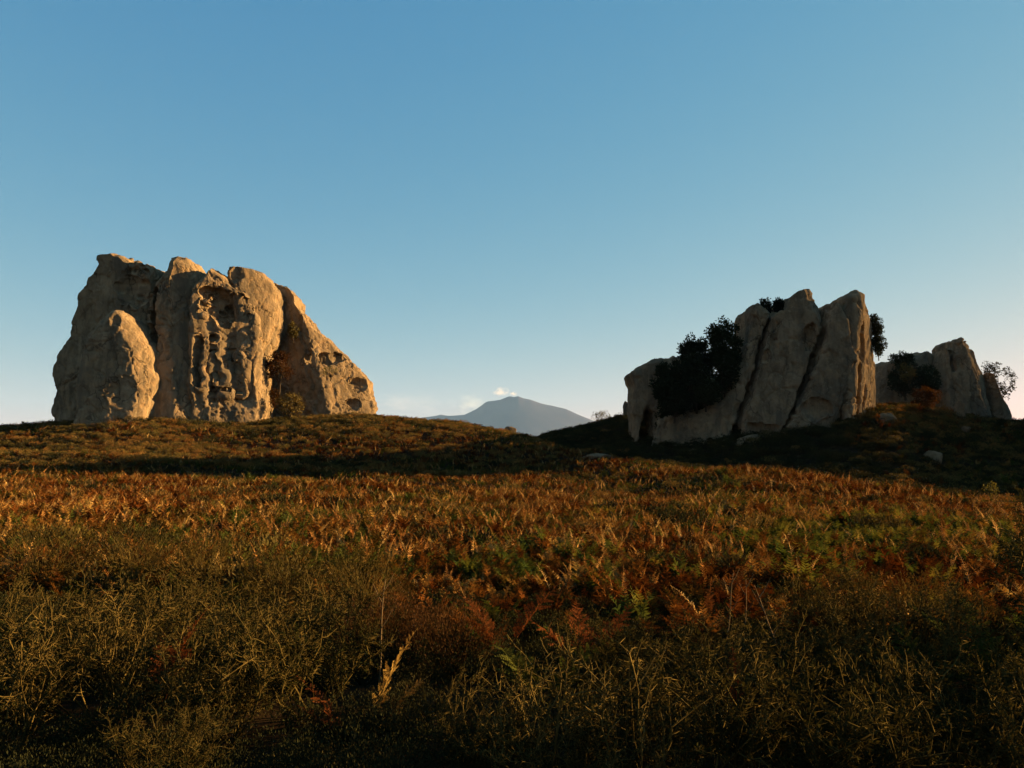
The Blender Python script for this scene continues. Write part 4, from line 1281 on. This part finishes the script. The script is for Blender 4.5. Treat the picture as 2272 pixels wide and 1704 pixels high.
def place_bush(kind, name, px, Y, s, rot, label, group=None, cat='bush', sz=1.0, sink=0.03):
    x = (px - CX) / FPX * Y
    z = float(ground(np.array([x]), np.array([Y]))[0]) - sink
    root = empty(name, (x, Y, z), label, cat, group)
    root.rotation_euler = (0, 0, rot)
    root.scale = (s, s, s * sz)
    link('twigs', kind[0], root)
    link('foliage', kind[1], root)
    return root


# (kind, photo column, distance, size, label)
NEAR = [
    (BROOM[0], 60, 5.2, 1.05, 'spiny broom bush filling the lower left corner'),
    (BROOM[1], 250, 5.8, 1.0, 'spiny broom bush beside the lower left corner bush'),
    (BROOM[2], 520, 5.4, 1.0, 'pale-twigged spiny bush left of the upright golden frond'),
    (BROOM[3], 700, 5.9, 1.1, 'tallest pale-twigged spiny bush, just left of the upright golden frond'),
    (BROOM[0], 620, 6.9, 0.95, 'spiny bush behind the pale-twigged bushes'),
    (BROOM[1], 400, 7.2, 0.95, 'spiny bush with rusty fronds beside it, left of the pale-twigged bushes'),
    (BROOM[2], 130, 6.9, 0.95, 'spiny bush behind the lower left corner bush'),
    (BROOM[3], 1240, 4.3, 0.95, 'low spiny bush at the bottom middle, leftmost of the bottom right row'),
    (BROOM[0], 1440, 4.2, 1.0, 'spiny bush with bright forked tips at the bottom, second of the bottom right row'),
    (BROOM[1], 1650, 4.1, 1.0, 'spiny bush with bright forked tips at the bottom, third of the bottom right row'),
    (BROOM[2], 1870, 4.2, 1.05, 'spiny bush with bright forked tips at the bottom, fourth of the bottom right row'),
    (BROOM[3], 2090, 4.2, 1.0, 'spiny bush at the bottom, fifth of the bottom right row'),
    (BROOM[0], 2280, 4.4, 1.0, 'spiny bush cut by the right edge at the bottom'),
    (BROOM[1], 1560, 5.4, 0.85, 'dark spiny bush behind the second and third of the bottom right row'),
    (BROOM[2], 1980, 5.6, 0.95, 'dark spiny bush behind the fourth and fifth of the bottom right row'),
    (BROOM[3], 2200, 5.8, 1.0, 'spiny bush with long twigs near the right edge'),
    (BROOM[0], 1760, 6.3, 0.8, 'small spiny bush in front of the bright grassy broom'),
    (BROOM[1], 1350, 5.8, 0.8, 'dark leafy spiny bush right of the dry brown bush'),
    (BROOM[2], 1060, 4.6, 0.7, 'dark spiny bush below the dry brown bush'),
    (BROOM[1], 400, 4.3, 0.62, 'dark low spiny bush at the bottom with a lone lit twig'),
    (FINE[0], 120, 11.0, 1.45, 'dark olive fine-leaved bush at the left edge of the bracken'),
    (FINE[1], 310, 11.5, 1.45, 'olive fine-leaved bush, second from the left edge'),
    (FINE[0], 470, 10.6, 1.35, 'golden-olive fine-leaved bush, third from the left edge'),
    (FINE[1], 640, 9.6, 1.2, 'golden-olive fine-leaved bush above the pale-twigged bushes'),
    (FINE[0], 800, 9.4, 1.2, 'fine-leaved bush behind the dry brown bush'),
    (DRY[0], 860, 7.6, 1.05, 'dry brown fine bush, the one behind the golden frond'),
    (DRY[1], 1000, 7.2, 1.0, 'dry brown fine bush right of the golden frond'),
    (FINE[1], 1880, 8.4, 1.05, 'grey-olive fine bush on the right, left of its twin'),
    (FINE[0], 2040, 8.0, 1.1, 'grey-olive fine bush on the right, right of its twin'),
    (BROOM[3], 1960, 7.3, 1.0, 'open twiggy broom in front of the grey-olive bushes'),
    (BROOM[1], 1830, 7.4, 0.9, 'twiggy broom beside a leaning pale stalk on the right'),
]
NEAR += [  # out of view, added to throw shade over the bottom foreground
    (BROOM[1], 2500, 6.4, 1.7, 'unseen tall spiny bush added beyond the right edge to shade the foreground'),
    (BROOM[3], 2640, 7.2, 1.8, 'unseen tall spiny bush added beyond the right edge for shade, second one'),
    (BROOM[0], 2600, 5.4, 1.7, 'unseen tall spiny bush added beyond the right edge for shade, third one'),
]
rsb = np.random.RandomState(5)
for (kd, px, Y, s, lab) in NEAR:
    nm = 'spiny_broom' if any(kd is b for b in BROOM) else ('fine_bush' if any(kd is b for b in FINE) else 'dry_bush')
    place_bush(kd, nm, px, Y, s, rsb.uniform(0, 6.28), lab, {'spiny_broom': 'spiny broom bushes nearest the camera', 'fine_bush': 'fine-leaved bushes at the near edge of the bracken', 'dry_bush': 'dry brown bushes'}[nm])


# ------------------------------------------------------------------ ferns and stalks that stand out one by one
M_GOLD = leaf_material('golden_bracken', [(0.0, (0.13, 0.085, 0.024)), (1.0, (0.16, 0.105, 0.03))], transl=0.2)
M_RED = leaf_material('red_bracken', [(0.0, (0.060, 0.019, 0.006)), (1.0, (0.095, 0.032, 0.010))], transl=0.2)
M_STALK = plain_material('dead_stalk', (0.07, 0.05, 0.028), (0.11, 0.08, 0.045), 20.0)


def lone_fern(px, Y, fronds, mat, label, seed, group='ferns that stand out near the camera', sink=0.0):
    """fronds: (azimuth, length, lean, curl, width)"""
    rs = np.random.RandomState(seed)
    x = (px - CX) / FPX * Y
    z = float(ground(np.array([x]), np.array([Y]))[0])
    root = empty('bracken_fern', (x, Y, z - sink), label, 'fern', group)
    for (az, L, lean, curl, wd) in fronds:
        tb = TB()
        frond(tb, rs, np.zeros(3), az, L, lean, curl, wd * 1.25, rs.uniform(0.2, 0.7), 17, 1, 0.28)
        link('frond', tb.build('frond', mat), root)
    return root


lone_fern(820, 5.3, [(0.15, 0.80, 0.30, 0.35, 0.15), (0.3, 0.60, 0.62, 0.5, 0.11)], M_GOLD, 'upright golden bracken frond standing among the spiny bushes', 1)
lone_fern(800, 5.1, [(3.0, 0.62, 0.5, 0.5, 0.09), (2.8, 0.5, 0.8, 0.5, 0.08)], M_RED, 'red bracken fronds leaning away from the golden frond', 2)
lone_fern(385, 6.0, [(1.0, 0.8, 0.25, 0.7, 0.12), (2.0, 0.66, 0.4, 0.9, 0.11)], M_RED, 'rust fronds poking up between the two groups of spiny bushes', 3)
lone_fern(1110, 7.4, [(0.5, 0.95, 0.65, 0.3, 0.15), (2.6, 0.8, 0.4, 0.8, 0.14), (4.0, 0.7, 0.5, 0.8, 0.13)], M_RED, 'rust bracken with one long slanting frond right of the dry brown bush', 4)
lone_fern(1290, 6.8, [(0.6, 0.85, 0.6, 0.5, 0.15), (1.6, 0.8, 0.5, 0.7, 0.15), (3.0, 0.7, 0.5, 0.7, 0.14)], M_RED, 'rust bracken behind the dark leafy spiny bush', 5)
lone_fern(1200, 6.0, [(0.3, 0.75, 0.6, 0.7, 0.16), (2.4, 0.7, 0.6, 0.8, 0.15), (4.2, 0.7, 0.5, 0.8, 0.15), (5.5, 0.7, 0.6, 0.8, 0.15)], M_GFERN, 'dark green bracken in the middle between dry bush and spiny bushes', 6)
lone_fern(2170, 6.4, [(2.6, 0.95, 0.5, 0.7, 0.17), (1.4, 0.9, 0.4, 0.8, 0.17), (3.6, 0.8, 0.6, 0.7, 0.16), (5.0, 0.7, 0.5, 0.7, 0.15)], M_GFERN, 'green bracken arching in from the right edge', 7)
lone_fern(2060, 5.9, [(1.9, 0.8, 0.4, 0.8, 0.16), (2.9, 0.8, 0.6, 0.8, 0.16), (0.6, 0.7, 0.5, 0.8, 0.15)], M_GFERN, 'green bracken in front of the grey-olive bushes', 8)
lone_fern(1620, 5.0, [(1.4, 0.72, 0.2, 0.5, 0.10), (0.4, 0.6, 0.4, 0.7, 0.09)], M_RED, 'rust frond rising from the third bush of the bottom right row', 9)
lone_fern(1560, 8.4, [(1.2, 0.72, 0.25, 0.9, 0.08), (2.5, 0.66, 0.35, 0.9, 0.08)], M_PLUME, 'tall pale frond beside the pale forked stalk', 10)
lone_fern(2140, 10.5, [(1.9, 0.78, 0.15, 0.6, 0.06)], M_PLUME, 'single tall pale frond near the right edge of the bracken', 11)
lone_fern(30, 10.5, [(0.8, 0.85, 0.3, 0.8, 0.13), (2.0, 0.8, 0.3, 0.9, 0.12), (4.4, 0.7, 0.4, 0.9, 0.12)], M_PLUME, 'golden bracken catching light at the left edge', 12)
lone_fern(1640, 3.75, [(0.9, 0.5, 0.7, 1.2, 0.08), (2.2, 0.46, 0.8, 1.2, 0.08), (4.8, 0.44, 0.8, 1.0, 0.08)], M_RED, 'curled red frond at the very bottom of the spiny bushes', 13)


def stalk(px, Y, H, lean, label, seed):
    rs = np.random.RandomState(seed)
    x = (px - CX) / FPX * Y
    z = float(ground(np.array([x]), np.array([Y]))[0])
    tb = TB()
    P = [np.zeros(3)]; d = np.array([lean, 0, 1.0]); d /= np.linalg.norm(d)
    for k in range(9):
        d = d + rs.normal(size=3) * 0.05; d /= np.linalg.norm(d)
        P.append(P[-1] + d * H / 9)
    tb.tube(np.array(P), 0.007, 0.003, 4)
    for k, sg in ((5, 1), (7, -1), (8, 1)):
        e = P[k] + np.array([sg * 0.10, rs.normal() * 0.03, 0.17]) * H
        tb.tube(np.array([P[k], (P[k] + e) / 2 + [0, 0, -0.01], e]), 0.004, 0.002, 4)
    o = link('dead_stalk', tb.build('dead_stalk', M_STALK), loc=(x, Y, z))
    tag(o, label, 'stalk', 'bare stalks among the bracken')


stalk(1597, 7.6, 0.78, 0.03, 'pale forked dead stalk standing in dark bracken', 1)
stalk(1637, 7.8, 0.72, 0.0, 'straight thin dead stalk right of the forked one', 2)
stalk(1745, 6.4, 0.9, -0.35, 'long dark stalk leaning left across the bracken', 3)
stalk(850, 6.6, 0.85, 0.02, 'thin reddish stalk above the golden frond', 4)
